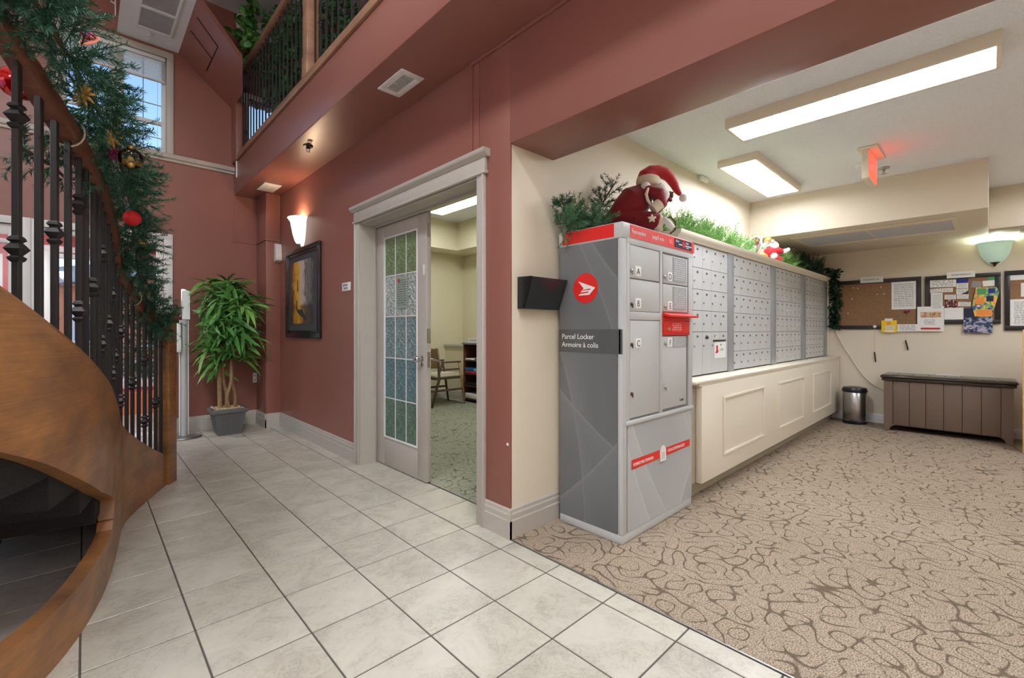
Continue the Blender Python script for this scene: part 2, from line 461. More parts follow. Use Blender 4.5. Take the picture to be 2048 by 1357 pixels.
def thing(name, label, cat, loc=(0, 0, 0), rz=0, group=None, kind=None):
    o = bpy.data.objects.new(name, None); COL.objects.link(o)
    o.empty_display_size = .1
    o.location = loc; o.rotation_euler = (0, 0, rz)
    WLOC[o.name] = Matrix.Translation(loc) @ Matrix.Rotation(rz, 4, 'Z')
    if label: o['label'] = label
    if cat: o['category'] = cat
    if group: o['group'] = group
    if kind: o['kind'] = kind
    return o
def tag(o, label, cat, group=None, kind=None):
    o['label'] = label; o['category'] = cat
    if group: o['group'] = group
    if kind: o['kind'] = kind
    return o

class MB:
    """collects geometry in world space (or local when build(local=True))"""
    def __init__(s): s.v = []; s.f = []; s.mi = []; s.cur = 0; s.nb = 0
    def add(s, vs, fs):
        k = len(s.v); s.v += [tuple(v) for v in vs]
        for f in fs: s.f.append(tuple(i+k for i in f)); s.mi.append(s.cur)
        return s
    def box(s, x0, x1, y0, y1, z0, z1, bev=0, seg=2):
        # joined boxes never share a plane exactly
        e = (s.nb % 9)*.00013; s.nb += 1
        x0 -= e; x1 += e; y0 -= e; y1 += e; z0 -= e; z1 += e
        if bev <= 0:
            vs = [(x, y, z) for x in (x0, x1) for y in (y0, y1) for z in (z0, z1)]
            return s.add(vs, [(0, 1, 3, 2), (4, 6, 7, 5), (0, 4, 5, 1), (2, 3, 7, 6), (0, 2, 6, 4), (1, 5, 7, 3)])
        bm = bmesh.new(); bmesh.ops.create_cube(bm, size=1)
        for v in bm.verts: v.co = Vector(((x0+x1)/2+v.co.x*(x1-x0), (y0+y1)/2+v.co.y*(y1-y0), (z0+z1)/2+v.co.z*(z1-z0)))
        bev = min(bev, .45*min(abs(x1-x0), abs(y1-y0), abs(z1-z0)))
        bmesh.ops.bevel(bm, geom=list(bm.edges), offset=bev, segments=seg, profile=.5, affect='EDGES')
        return s.bm(bm)
    def bm(s, bm, M=None):
        bm.verts.ensure_lookup_table(); bm.verts.index_update()
        s.add([(M @ v.co if M else v.co) for v in bm.verts], [tuple(v.index for v in f.verts) for f in bm.faces]); bm.free(); return s
    def prism(s, poly, axis, a, b):
        """poly: 2D points in the plane normal to axis, extruded a..b. axis x:(y,z) y:(x,z) z:(x,y)"""
        def P(p, t): return {'x': (t, p[0], p[1]), 'y': (p[0], t, p[1]), 'z': (p[0], p[1], t)}[axis]
        n = len(poly)
        vs = [P(p, a) for p in poly]+[P(p, b) for p in poly]
        fs = [tuple(range(n))[::-1], tuple(range(n, 2*n))]+[(i, (i+1) % n, n+(i+1) % n, n+i) for i in range(n)]
        return s.add(vs, fs)
    def tube(s, pts, r, n=8, caps=True):
        pts = [Vector(p) for p in pts]; m = len(pts)
        rr = r if isinstance(r, (list, tuple)) else [r]*m
        up = None; rings = []
        for i, p in enumerate(pts):
            t = (pts[min(i+1, m-1)]-pts[max(i-1, 0)])
            t = t.normalized() if t.length > 1e-9 else Vector((0, 0, 1))
            if up is None:
                up = Vector((0, 0, 1)) if abs(t.z) < .9 else Vector((1, 0, 0))
            a = (up-t*up.dot(t)); a = a.normalized() if a.length > 1e-6 else t.orthogonal().normalized()
            up = a; b = t.cross(a)
            rings.append([p+(a*cos(2*pi*k/n)+b*sin(2*pi*k/n))*rr[i] for k in range(n)])
        vs = [v for R_ in rings for v in R_]
        fs = [(i*n+k, i*n+(k+1) % n, (i+1)*n+(k+1) % n, (i+1)*n+k) for i in range(m-1) for k in range(n)]
        if caps: fs += [tuple(range(n))[::-1], tuple(range((m-1)*n, m*n))]
        return s.add(vs, fs)
    def lathe(s, prof, c=(0, 0, 0), n=24, sx=1, sy=1, a0=0, a1=2*pi, M=None):
        """prof: (r,z)"""
        full = abs(a1-a0-2*pi) < 1e-6; k = n if full else n+1
        vs = []
        for r, z in prof:
            for i in range(k):
                a = a0+(a1-a0)*i/n
                p = Vector((r*cos(a)*sx, r*sin(a)*sy, z))
                if M: p = M @ p
                vs.append(p+Vector(c))
        fs = []
        for j in range(len(prof)-1):
            for i in range(n if full else n):
                i2 = (i+1) % k
                fs.append((j*k+i, j*k+i2, (j+1)*k+i2, (j+1)*k+i))
        if full:
            if prof[0][0] > 1e-6: fs.append(tuple(range(k))[::-1])
            if prof[-1][0] > 1e-6: fs.append(tuple(range((len(prof)-1)*k, len(prof)*k)))
        return s.add(vs, fs)
    def ball(s, c, r, n=16, m=10, M=None):
        rx, ry, rz = r if isinstance(r, (tuple, list)) else (r, r, r)
        bm = bmesh.new(); bmesh.ops.create_uvsphere(bm, u_segments=n, v_segments=m, radius=1)
        for v in bm.verts:
            p = Vector((v.co.x*rx, v.co.y*ry, v.co.z*rz))
            if M: p = M @ p
            v.co = p+Vector(c)
        return s.bm(bm)
    def sweep(s, pts, prof, closed=False):
        """pts: 3D path; prof: (side, up) polygon; side is horizontal, right of travel"""
        pts = [Vector(p) for p in pts]; m = len(pts); n = len(prof); vs = []
        for i, p in enumerate(pts):
            t = pts[min(i+1, m-1)]-pts[max(i-1, 0)]; h = Vector((t.x, t.y, 0)).normalized(); sd = Vector((h.y, -h.x, 0))
            vs += [p+sd*a+Vector((0, 0, b)) for a, b in prof]
        fs = [(i*n+k, i*n+(k+1) % n, (i+1)*n+(k+1) % n, (i+1)*n+k) for i in range(m-1) for k in range(n)]
        fs += [tuple(range(n))[::-1], tuple(range((m-1)*n, m*n))]
        return s.add(vs, fs)
    def build(s, name, m, parent=None, smooth=False, local=False, center=True, kind=None, mesh_only=False):
        vs = s.v
        if local:
            c = Vector((0, 0, 0)); M = Matrix.Identity(4)
        else:
            Mi = wl(parent).inverted()
            vs = [Mi @ Vector(v) for v in vs]
            if center and vs:
                a = np.array([tuple(v) for v in vs]); c = Vector((a.min(0)+a.max(0))/2)
                vs = [v-c for v in vs]
            else: c = Vector((0, 0, 0))
        me = bpy.data.meshes.new(name)
        me.from_pydata([tuple(v) for v in vs], [], s.f)
        ms = m if isinstance(m, (list, tuple)) else [m]
        for x in ms: me.materials.append(x)
        if len(ms) > 1: me.polygons.foreach_set('material_index', s.mi)
        bm = bmesh.new(); bm.from_mesh(me); bmesh.ops.recalc_face_normals(bm, faces=bm.faces); bm.to_mesh(me); bm.free()
        if smooth:
            me.shade_smooth()
            if smooth is not True and hasattr(me, 'set_sharp_from_angle'): me.set_sharp_from_angle(angle=radians(smooth))
        me.update()
        if mesh_only: return me
        o = bpy.data.objects.new(name, me); COL.objects.link(o)
        o.location = c
        if parent is not None: o.parent = parent
        WLOC[o.name] = wl(parent) @ Matrix.Translation(c)
        if kind: o['kind'] = kind
        return o

def B(name, m, box, parent=None, bev=0, **k):
    sm = 35 if bev else False
    return MB().box(*box, bev=bev).build(name, m, parent, smooth=k.pop('smooth', sm), **k)
def place(name, me, loc, parent, rot=(0, 0, 0), scale=None):
    """an object on shared mesh data, in the parent's local space"""
    o = bpy.data.objects.new(name, me); COL.objects.link(o); o.location = loc; o.rotation_euler = rot
    if scale: o.scale = scale
    if parent is not None: o.parent = parent
    return o
def st(o): o['kind'] = 'structure'; return o
def text(name, body, size, loc, facing, m, parent=None, align='LEFT', shear=0, ext=.0006, xs=1.0):
    """facing 'x-': lies on a plane that faces -X; 'y-': on a plane that faces -Y"""
    c = bpy.data.curves.new(name, 'FONT'); c.body = body; c.size = size; c.extrude = ext; c.align_x = align; c.shear = shear
    c.resolution_u = 3
    c.materials.append(m)
    tmp = bpy.data.objects.new('tmp', c); me = bpy.data.meshes.new_from_object(tmp); bpy.data.objects.remove(tmp)
    if not me.materials: me.materials.append(m)
    o = bpy.data.objects.new(name, me); COL.objects.link(o)
    if facing == 'x-': R_ = Matrix(((0, 0, -1), (-1, 0, 0), (0, 1, 0))).to_4x4()
    else: R_ = Matrix(((1, 0, 0), (0, 0, -1), (0, 1, 0))).to_4x4()
    Mw = Matrix.Translation(loc) @ R_ @ Matrix.Diagonal((xs, 1, 1, 1))
    if parent is not None: o.parent = parent
    o.matrix_basis = wl(parent).inverted() @ Mw
    return o

# ================================================================== STRUCTURE
XW, YN, YF = 1.775, 1.865, 6.40
ZS = 2.864          # balcony soffit
TS = 1/3; TX0, TY0 = 1.6537, 1.1496; G = .0034

# ---- tiled floor
fl_ = st(MB().box(-3.4, 1.768, -3.2, YF+2.2, -.06, -.003).build('floor', GROUT))
def tile_mesh(w, d):
    return MB().box(-w/2, w/2, -d/2, d/2, -.012, 0, bev=.0015, seg=1).build('tile', TILE, local=True, mesh_only=True)
tm = tile_mesh(TS-2*G, TS-2*G)
tm_strip = tile_mesh(.112-2*G, TS-2*G)
tm_door = tile_mesh(.30-2*G, TS-2*G)
floorM = wl(fl_).inverted()
bulk = MB()
for j in range(-13, 22):
    y = TY0+(j+.5)*TS
    for i in range(-15, 1):
        x = TX0+(i-.5)*TS
        if x < -3.25: continue
        # keep as separate pieces what the picture shows
        D = x*sin(YAW)+y*cos(YAW); r = x*cos(YAW)-y*sin(YAW)
        vis = D > .9 and abs(r/D) < 1.32 and -.9 < x and y < 6.5
        if vis:
            place('tile', tm, floorM @ Vector((x, y, 0)), fl_)
        else:
            bulk.box(x-TS/2+G, x+TS/2-G, y-TS/2+G, y+TS/2-G, -.012, 0)
    if y < 2.1:
        x = TX0+.057
        place('tile', tm_strip, floorM @ Vector((x, y, 0)), fl_)
    elif 2.1 < y < 3.9:
        place('tile', tm_door, floorM @ Vector((TX0+.153, y, 0)), fl_)
    else:
        place('tile', tm_strip, floorM @ Vector((TX0+.057, y, 0)), fl_)
bulk.build('tiles', TILE, fl_, kind='stuff')
st(MB().box(1.768, 1.962, 2.1, 3.85, -.06, -.003).build('floor', GROUT))
# carpets
st(MB().box(1.768, 7.5, -3.2, YN+.05, -.05, .004).build('floor', CARPET))
st(MB().box(1.962, 5.3, 2.0, 6.7, -.05, .004).build('floor', CARPETO))
st(MB().box(1.766, 1.771, -3.2, YN, -.01, .005).build('trim_1', STEEL))
st(MB().box(1.958, 1.968, 2.14, 3.78, -.01, .006).build('trim_2', STEEL))

# ---- red wall with the office doorway
DY0, DY1, DZ = 2.14, 3.79, 2.135
w = MB()
w.box(XW, 1.793, YN-.002, DY0, 0, ZS+.3, bev=.007)
w.box(1.79, 1.95, 1.968, DY0, 0, ZS+.3)
w.box(XW, 1.95, DY0, DY1, DZ, ZS+.3)
w.box(XW, 1.95, DY1, YF+.1, 0, ZS+.3)
st(w.build('wall_right', RED, smooth=35))
st(B('wall_pillar', RED, (1.612, XW+.01, 6.0, YF+.05, 0, ZS+.02), bev=.008))
# ---- header above the mail room opening
st(B('wall_header', RED, (XW, 2.16, -3.2, YN+.01, 2.257, ZS+.3), bev=.012))
# ---- balcony slab and fascia
st(B('balcony_slab', RED, (1.355, 3.1, -3.2, YF+.02, ZS, 3.25), bev=.012))
# ---- far wall with entry opening and upper window
f = MB()
f.box(.655, 1.8, YF, YF+.2, 0, 3.2)
f.box(-3.4, .655, YF, YF+.2, 2.217, 3.2)
f.box(-3.4, -2.6, YF, YF+.2, 0, 2.2)
f.box(.694, 3.1, YF, YF+.2, 3.2, 3.25)
f.box(.694, 1.5, YF, YF+.2, 3.25, 5.2)
f.box(1.5, 2.3, YF, YF+.2, 4.12, 5.2); f.box(1.5, 2.3, YF, YF+.2, 3.25, 3.35); f.box(2.3, 3.2, YF, YF+.2, 3.25, 5.2)
f.box(-3.4, -.187, YF, YF+.2, 3.2, 5.2)
f.box(-.187, .694, YF, YF+.2, 4.30, 5.2)
st(f.build('wall_far', RED))
# side stub beside the railing end
st(B('wall_stub', RED, (1.33, 1.43, 6.17, YF+.02, 3.25, 3.96), bev=.006))
st(MB().box(2.1, 3.1, 5.6, YF+.02, 3.24, 5.2).build('wall_hall', RED))
# ---- remaining room shell
wlb = MB()
for bx in ((-3.2, 1.4, 0, 5.2), (4.6, YF+.2, 0, 5.2), (1.4, 4.6, 0, .45), (1.4, 4.6, 2.7, 5.2), (2.95, 3.05, .45, 2.7)): wlb.box(-3.5, -3.4, bx[0], bx[1], bx[2], bx[3])
st(wlb.build('wall_left', RED))
w4 = st(thing('window_added', None, None, (-3.4, 3.0, .45)))  # unseen window pair, added to let cool daylight in under the stairs
for (a_, c_) in ((1.4, 2.95), (3.05, 4.6)):
    fr = MB()
    for bx in ((a_, a_+.07, .45, 2.7), (c_-.07, c_, .45, 2.7), (a_+.07, c_-.07, .45, .52), (a_+.07, c_-.07, 2.63, 2.7), (a_+.07, c_-.07, 1.55, 1.6)): fr.box(-3.47, -3.40, bx[0], bx[1], bx[2], bx[3])
    fr.build('sash', TRIMW, w4)
    B('pane', CLEAR, (-3.44, -3.437, a_+.07, c_-.07, .52, 2.63), w4)
st(MB().box(-3.5, 7.55, -3.3, -3.2, 0, 5.2).build('wall_front', CREAM))
st(MB().box(3.1, 3.2, -3.2, YF+.2, 3.2, 5.2).build('wall_upper', RED))
st(MB().box(-3.5, 3.2, -3.3, YF+.2, 5.14, 5.25).build('ceiling', WCEIL))
# cream mail room walls and ceiling
st(MB().box(1.79, 7.5, YN, YN+.1, 0, 2.70).build('wall_mail', CREAM))
st(MB().box(7.42, 7.55, -3.2, YN+.1, 0, 2.70).build('wall_back', CREAM))
st(MB().box(2.155, 7.55, -3.2, YN+.1, 2.65, 2.80).build('ceiling', CEIL))
d = MB(); d.box(5.58, 7.44, -.003, YN+.01, 2.226, 2.66, bev=.01); st(d.build('ceiling_bulkhead', CREAM, smooth=35))
st(B('ceiling_bulkhead', CREAM, (6.80, 7.44, -3.2, -.002, 2.226, 2.66), bev=.01))
# office
st(MB().box(1.95, 5.3, 6.55, 6.65, 0, 3.05).build('wall_office', CREAMLT))
st(MB().box(5.05, 5.15, 2.0, 6.6, 0, 3.05).build('wall_office', CREAMLT))
st(MB().box(4.66, 5.06, 5.97, 6.56, 0, .92).build('wall_office_ledge', CREAMLT))
st(MB().box(1.95, 5.3, 1.97, 2.06, 0, 3.05).build('wall_office', CREAMLT))
st(MB().box(1.945, 1.965, 3.86, 6.6, 0, 3.05).build('wall_office', CREAMLT))
st(MB().box(1.945, 1.965, 2.0, 3.9, 2.2, 3.05).build('wall_office', CREAMLT))
st(MB().box(1.9, 5.3, 1.95, 6.65, 3.0, 3.1).build('ceiling', CEIL))
st(MB().box(4.59, 5.06, 2.0, 6.56, 2.53, 3.01).build('ceiling_bulkhead', CREAMLT))
st(MB().box(1.95, 4.60, 6.11, 6.56, 2.53, 3.01).build('ceiling_bulkhead', CREAMLT))
o = st(B('trim_3', TRIM, (4.63, 5.06, 5.96, 6.56, .90, .94), bev=.006))

# ---- sloped ceiling: white flat strip and red slope
st(MB().box(.257, .793, 5.2, YF+.01, 4.397, 4.46).build('ceiling_strip', WCEIL))
sl = MB()
_k = (4.396-3.933)/(1.329-.793)
_pl = [(.791, 5.2), (1.216, 5.37), (1.333, 5.87), (1.333, YF+.01), (.791, YF+.01)]
_n = len(_pl)
sl.add([(x, y, 4.396-_k*(x-.793)) for x, y in _pl]+[(x, y, 4.456-_k*(x-.793)) for x, y in _pl], [tuple(range(_n))[::-1], tuple(range(_n, 2*_n))]+[(i, (i+1) % _n, _n+(i+1) % _n, _n+i) for i in range(_n)])
st(sl.build('ceiling_slope', RED))
# attic hatch outline: narrow recessed reveal on the slope (three strips)
k = (4.396-3.933)/(1.329-.793)
def sp(x, y, dz=-.003): return (x, y, 4.396-k*(x-.793)+dz)
h = MB()
for a, b in ((( .83, 5.47), (1.028, 5.56)), ((1.028, 5.56), (1.028, 6.16)), ((.82, 5.77), (1.028, 5.86))):
    pa, pb = Vector(sp(*a)), Vector(sp(*b)); h.tube([pa, pb], .006, 6)
h.build('access_panel_outline', BLACKP)
tag(bpy.data.objects['access_panel_outline'], 'dark outline of access panel on sloped red ceiling', 'access panel')

# ---- baseboards (stepped profile)
def baseboard(name, p0, p1, nrm, m=TRIM, h=.17):
    """p0,p1 on the wall face, nrm points into the room"""
    p0, p1 = Vector((*p0, 0)), Vector((*p1, 0)); n = Vector((*nrm, 0))
    prof = [(0, 0), (.018, 0), (.018, h*.60), (.014, h*.64), (.014, h*.80), (.009, h*.86), (.009, h*.95), (.004, h), (0, h)]
    mb = MB(); vs = []
    for p in (p0, p1): vs += [p+n*a+Vector((0, 0, b)) for a, b in prof]
    q = len(prof)
    mb.add(vs, [(i, (i+1) % q, q+(i+1) % q, q+i) for i in range(q)]+[tuple(range(q)), tuple(range(q, 2*q))])
    return st(mb.build(name, m))
baseboard('baseboard_right', (XW, 3.86), (XW, 6.0), (-1, 0))
baseboard('baseboard_pillar', (1.775, 6.0), (1.5955, 6.0), (0, -1))
baseboard('baseboard_pillar', (1.612, 5.982), (1.612, 6.4), (-1, 0))
baseboard('baseboard_far', (1.612, YF), (.74, YF), (0, -1))
baseboard('baseboard_right', (XW, 1.847), (XW, 2.08), (-1, 0))
baseboard('baseboard_mail', (1.7585, YN), (2.2, YN), (0, -1))
baseboard('baseboard_mail', (2.2, YN), (3.05, YN), (0, -1))
baseboard('baseboard_back', (7.42, -3.2), (7.42, 1.46), (-1, 0), TRIMW, .12)
baseboard('baseboard_office', (1.97, 6.55), (4.66, 6.55), (0, -1), TRIM, .15)
baseboard('baseboard_office', (4.66, 5.97), (4.66, 6.55), (-1, 0), TRIM, .15)
# ledge on the far wall
lg = MB(); lg.box(-3.4, 1.37, 6.35, YF+.01, 3.15, 3.20, bev=.004); lg.box(-3.4, 1.37, 6.375, YF+.005, 3.118, 3.152, bev=.004)
st(lg.build('trim_4', TRIM, smooth=35))

# ---- office doorway casing
dr = st(thing('door_1', None, None, (XW, 2.95, 0)))
def P_(name, m, box, bev=.004, par=dr): return B(name, m, box, par, bev=bev)
c = MB(); c.box(XW-.018, XW+.001, 2.072, 2.145, 0, 2.15, bev=.004); c.box(XW-.026, XW, 2.072, 2.09, 0, 2.15, bev=.004); c.build('casing', TRIM, dr, smooth=35)
c = MB(); c.box(XW-.018, XW+.001, 3.785, 3.856, 0, 2.15, bev=.004); c.box(XW-.026, XW, 3.838, 3.856, 0, 2.15, bev=.004); c.build('casing', TRIM, dr, smooth=35)
hd = MB(); hd.box(XW-.022, XW, 2.06, 3.868, 2.15, 2.235, bev=.003); hd.box(XW-.032, XW, 2.05, 3.878, 2.135, 2.155, bev=.006)
hd.prism([(XW, 2.235), (XW-.025, 2.235), (XW-.032, 2.245), (XW-.045, 2.252), (XW-.052, 2.262), (XW-.052, 2.28), (XW, 2.28)], 'y', 2.035, 3.893)
hd.build('head_casing', TRIM, dr, smooth=35)
jm = MB(); jm.box(XW, 1.955, 3.777, 3.792, 0, DZ, bev=.002); jm.box(1.90, 1.915, 3.765, 3.78, 0, DZ-.01, bev=.002); jm.build('jamb', TRIM, dr)
jm = MB(); jm.box(XW, 1.955, 2.138, 2.152, 0, DZ, bev=.002); jm.build('jamb', TRIM, dr)
jm = MB(); jm.box(XW, 1.955, 2.14, 3.79, DZ-.012, DZ+.002, bev=.002); jm.box(1.90, 1.915, 2.15, 3.78, DZ-.03, DZ-.01, bev=.002); jm.build('jamb', TRIM, dr)
# glazed leaf
lf = st(thing('door_2', None, None, (1.95, 3.37, 0)))
LX0, LX1, LY0, LY1, LZ1 = 1.93, 1.972, 2.962, 3.776, 2.118
GY0, GY1, GZ0, GZ1 = 3.09, 3.635, .25, 2.0
m_ = MB()
m_.box(LX0, LX1, LY0, GY0, .008, LZ1, bev=.003); m_.box(LX0, LX1, GY1, LY1, .008, LZ1, bev=.003)
m_.box(LX0+.001, LX1, GY0, GY1, .008, GZ0, bev=.002); m_.box(LX0+.001, LX1, GY0, GY1, GZ1, LZ1, bev=.002)
m_.build('door_panel', mat('door_paint', (182, 174, 167), rough=.4), lf, smooth=35)
m_ = MB()
for (a, b, c_, d_) in ((GY0, GY1, GZ0, GZ0+.014), (GY0, GY1, GZ1-.014, GZ1), (GY0, GY0+.012, GZ0, GZ1), (GY1-.012, GY1, GZ0, GZ1)):
    m_.box(LX0-.006, LX0+.01, a, b, c_, d_, bev=.003)
m_.build('glazing_bead', TRIMW, lf, smooth=35)
rows = [(.25, .60, (100, 134, 116)), (.60, .95, (104, 144, 150)), (.95, 1.306, (140, 166, 170)), (1.306, 1.66, (206, 216, 214)), (1.66, 2.0, (132, 154, 108))]  # view and reflections in the glass painted as pane colours, row by row
for ri, (z0, z1, colr) in enumerate(rows):
    gm = textured_glass('textured_door_glass_%d' % ri, colr)
    for ci in range(3):
        y0 = GY0+.008+ci*(GY1-GY0-.016)/3; y1 = y0+(GY1-GY0-.016)/3
        B('pane', gm, (LX0+.008, LX0+.014, y0+.003, y1-.003, z0+.003, z1-.003), lf)
m_ = MB()
for ci in (1, 2):
    y = GY0+.008+ci*(GY1-GY0-.016)/3; m_.box(LX0+.004, LX0+.018, y-.0035, y+.0035, GZ0, GZ1)
for (z0, z1, _) in rows[1:]: m_.box(LX0+.004, LX0+.018, GY0, GY1, z0-.0035, z0+.0035)
m_.build('came', TRIMW, lf)
# knobs, lock plate
kn = MB(); R90 = Matrix.Rotation(-pi/2, 4, 'Y')
kn.lathe([(0, 0), (.026, 0), (.026, .006), (.012, .01), (.01, .03), (.024, .042), (.029, .056), (.024, .068), (0, .072)], (LX0, 3.025, .965), 20, M=R90)
kn.build('door_knob', CHROME, lf, smooth=40)
kn = MB(); kn.lathe([(0, 0), (.024, 0), (.022, .01), (.008, .014), (0, .014)], (LX0, 3.025, .925), 18, M=R90); kn.build('deadbolt', CHROME, lf, smooth=40)
kn = MB(); kn.lathe([(0, 0), (.026, 0), (.024, .01), (.01, .014), (.01, .05), (0, .05)], (LX1, 3.02, .955), 18, M=Matrix.Rotation(pi/2, 4, 'Y'))
kn.tube([(LX1+.045, 3.02, .955), (LX1+.05, 2.98, .955), (LX1+.05, 2.90, .945)], [.009, .009, .007], 8); kn.build('door_handle', CHROME, lf, smooth=40)
B('latch_plate', STEEL, (LX0+.008, LX1-.008, LY0-.0015, LY0+.001, .90, 1.02), lf)
B('lock_box', CHROME, (LX0+.004, LX1-.004, LY0-.004, LY0+.001, 1.09, 1.20), lf, bev=.002)
B('flush_bolt', CHROME, (LX0+.012, LX1-.012, LY0-.002, LY0+.001, 1.92, 2.02), lf)
B('door_notice', PRINT5, (LX0-.002, LX0+.004, 3.245, 3.42, 1.375, 1.64), lf)
kn = MB(); kn.lathe([(0, 0), (.018, 0), (.018, .001), (0, .001)], (LX0-.002, 3.38, 1.605), 20, M=R90); kn.build('red_dot', REDINK, lf)
B('strike_hook', TRIMW, (LX0-.01, LX0, 2.985, 3.0, 1.62, 1.70), lf, bev=.002)

# ---- upper window in far wall
wd = st(thing('window_1', None, None, (.254, YF, 3.2)))
WX0, WX1, WZ0, WZ1 = -.175, .683, 3.21, 4.29
c = MB()
for bx in ((WX1, .746, 3.2, 4.36), (-.24, WX0, 3.2, 4.36), (-.24, .746, WZ1, 4.36)):
    c.box(bx[0], bx[1], YF-.02, YF, bx[2], bx[3], bev=.004)
for bx in ((WX1-.002, WX1+.01, WZ0, WZ1), (WX0-.01, WX0+.002, WZ0, WZ1)): c.box(bx[0], bx[1], YF, YF+.16, bx[2], bx[3])
c.build('window_casing', TRIM, wd, smooth=35)
for (a, b) in ((WX0, .23), (.275, WX1)):
    fr = MB(); y0, y1 = YF+.06, YF+.10
    for bx in ((a, a+.04, WZ0, WZ1), (b-.04, b, WZ0, WZ1), (a, b, WZ0, WZ0+.04), (a, b, WZ1-.04, WZ1), (a, b, 3.535, 3.575)):
        fr.box(bx[0], bx[1], y0, y1, bx[2], bx[3], bev=.003)
    sh = fr.build('sash', TRIMW, wd, smooth=35)
    g = MB(); mid = (a+b)/2
    g.box(mid-.004, mid+.004, YF+.075, YF+.082, WZ0+.04, WZ1-.04)
    for z in (3.385, 3.76): g.box(a+.04, b-.04, YF+.075, YF+.082, z-.004, z+.004)
    g.build('muntin', GREYINK, wd)
    for (z0, z1) in ((WZ0+.04, 3.535), (3.575, WZ1-.04)):
        B('pane', CLEAR, (a+.04, b-.04, YF+.084, YF+.087, z0, z1), wd)
B('mullion', TRIMW, (.23, .275, YF+.03, YF+.12, WZ0, WZ1), wd, bev=.004)
bl = thing('window_blind', 'raised slatted blind stacked at top of upper window', 'blind', (.254, YF+.02, 4.2))
B('head_rail', TRIMW, (WX0+.01, WX1-.012, YF-.005, YF+.04, 4.245, 4.285), bl, bev=.003)
sm_ = MB().box(-.41, .41, -.02, .02, -.002, .002).build('slat', TRIMW, local=True, mesh_only=True)
for i in range(16): place('slat', sm_, (0, 0, .035-i*.0135), bl, rot=(.25, 0, 0))
B('bottom_rail', TRIMW, (WX0+.01, WX1-.012, YF, YF+.04, 4.005, 4.022), bl, bev=.003)
cdm = MB(); cdm.tube([(.60, YF-.006, 4.2), (.60, YF-.006, 3.24)], .0022, 5); cdm.build('pull_cord', WHITE, bl)
# upper hall window (seen through the railing)
w3 = st(thing('window_2', None, None, (1.9, YF, 3.35)))
c = MB()
for bx in ((1.44, 1.5, 3.29, 4.18), (2.3, 2.36, 3.29, 4.18), (1.44, 2.36, 4.12, 4.18), (1.44, 2.36, 3.29, 3.35)): c.box(bx[0], bx[1], YF-.02, YF, bx[2], bx[3])
for bx in ((1.5, 1.54, 3.35, 4.12), (2.26, 2.3, 3.35, 4.12), (1.88, 1.92, 3.35, 4.12), (1.5, 2.3, 3.35, 3.39), (1.5, 2.3, 4.08, 4.12)): c.box(bx[0], bx[1], YF+.06, YF+.1, bx[2], bx[3])
c.build('window_casing', TRIMW, w3)
B('pane', CLEAR, (1.54, 2.26, YF+.08, YF+.083, 3.39, 4.08), w3)

# ---- ground floor entry screen in far wall
en = st(thing('door_3', None, None, (0, YF, 0)))
c = MB(); yA, yB = YF-.022, YF
for bx in ((.655, .738, 0, 2.285), (-.40, .738, 2.215, 2.285), (-2.7, -.475, 2.215, 2.285)): c.box(bx[0], bx[1], yA, yB, bx[2], bx[3], bev=.005)
c.box(-.475, -.385, yA-.01, yB, 0, 2.285, bev=.005); c.box(-.385, -.335, yA, yB+.1, 0, 2.285, bev=.005)
c.build('door_casing', TRIMW, en, smooth=35)
c = MB(); c.box(.60, .655, YF+.02, YF+.14, 0, 2.215, bev=.004); c.box(-.34, .66, YF+.02, YF+.14, 2.165, 2.215, bev=.004)
for z in (.9, 1.0, 1.4, 1.55): pass
c.build('door_jamb', TRIMW, en, smooth=35)
c = MB(); c.box(-2.6, -.475, YF+.03, YF+.10, 2.03, 2.07, bev=.003); c.box(-2.6, -.475, YF+.03, YF+.10, 2.12, 2.215, bev=.003); c.box(-.54, -.475, YF+.03, YF+.1, 0, 2.2, bev=.003)
c.box(-2.6, -.475, YF+.03, YF+.1, 0, .2)
c.build('sidelight_frame', TRIMW, en, smooth=35)
B('pane', CLEAR, (-2.6, -.54, YF+.06, YF+.064, .2, 2.03), en)
B('threshold', TRIMW, (-.34, .6, YF+.02, YF+.2, -.002, .02), en, bev=.004)

# ---- vestibule
v = MB()
v.box(1.12, 1.22, YF+.2, 8.5, 0, 2.7)
v.box(-2.8, -2.7, YF+.2, 8.5, 0, 2.7)
v.box(-2.8, -2.3, 8.4, 8.55, 0, 2.7); v.box(-.75, -.32, 8.4, 8.55, 0, 2.7); v.box(-2.3, -.75, 8.4, 8.55, 2.15, 2.7); v.box(.98, 1.2, 8.4, 8.55, 0, 2.7); v.box(-.32, .98, 8.4, 8.55, 2.22, 2.7); v.box(-.32, .98, 8.4, 8.55, 0, .42)
st(v.build('wall_vestibule', PINK))
st(MB().box(-2.8, 1.2, YF+.2, 8.6, 2.6, 2.7).build('ceiling', WCEIL))
vw = st(thing('window_3', None, None, (.33, 8.4, .4)))
c = MB()
for bx in ((-.39, -.32, .36, 2.3), (.98, 1.05, .36, 2.3), (-.39, 1.05, 2.22, 2.30), (-.39, 1.05, .36, .43)): c.box(bx[0], bx[1], 8.375, 8.4, bx[2], bx[3], bev=.004)
for bx in ((-.32, -.25, .42, 2.22), (.91, .98, .42, 2.22), (.29, .37, .42, 2.22), (-.32, .98, .42, .49), (-.32, .98, 2.15, 2.22)): c.box(bx[0], bx[1], 8.42, 8.48, bx[2], bx[3], bev=.004)
c.build('window_casing', TRIMW, vw, smooth=35)
g = MB()
for x in (-.03, .14, .51, .65, .78): g.box(x-.004, x+.004, 8.45, 8.457, .49, 2.15)
for z in (.9, 1.35, 1.8): g.box(-.25, .91, 8.45, 8.457, z-.004, z+.004)
g.build('muntin', GREYINK, vw)
B('pane', CLEAR, (-.25, .91, 8.46, 8.463, .49, 2.15), vw)
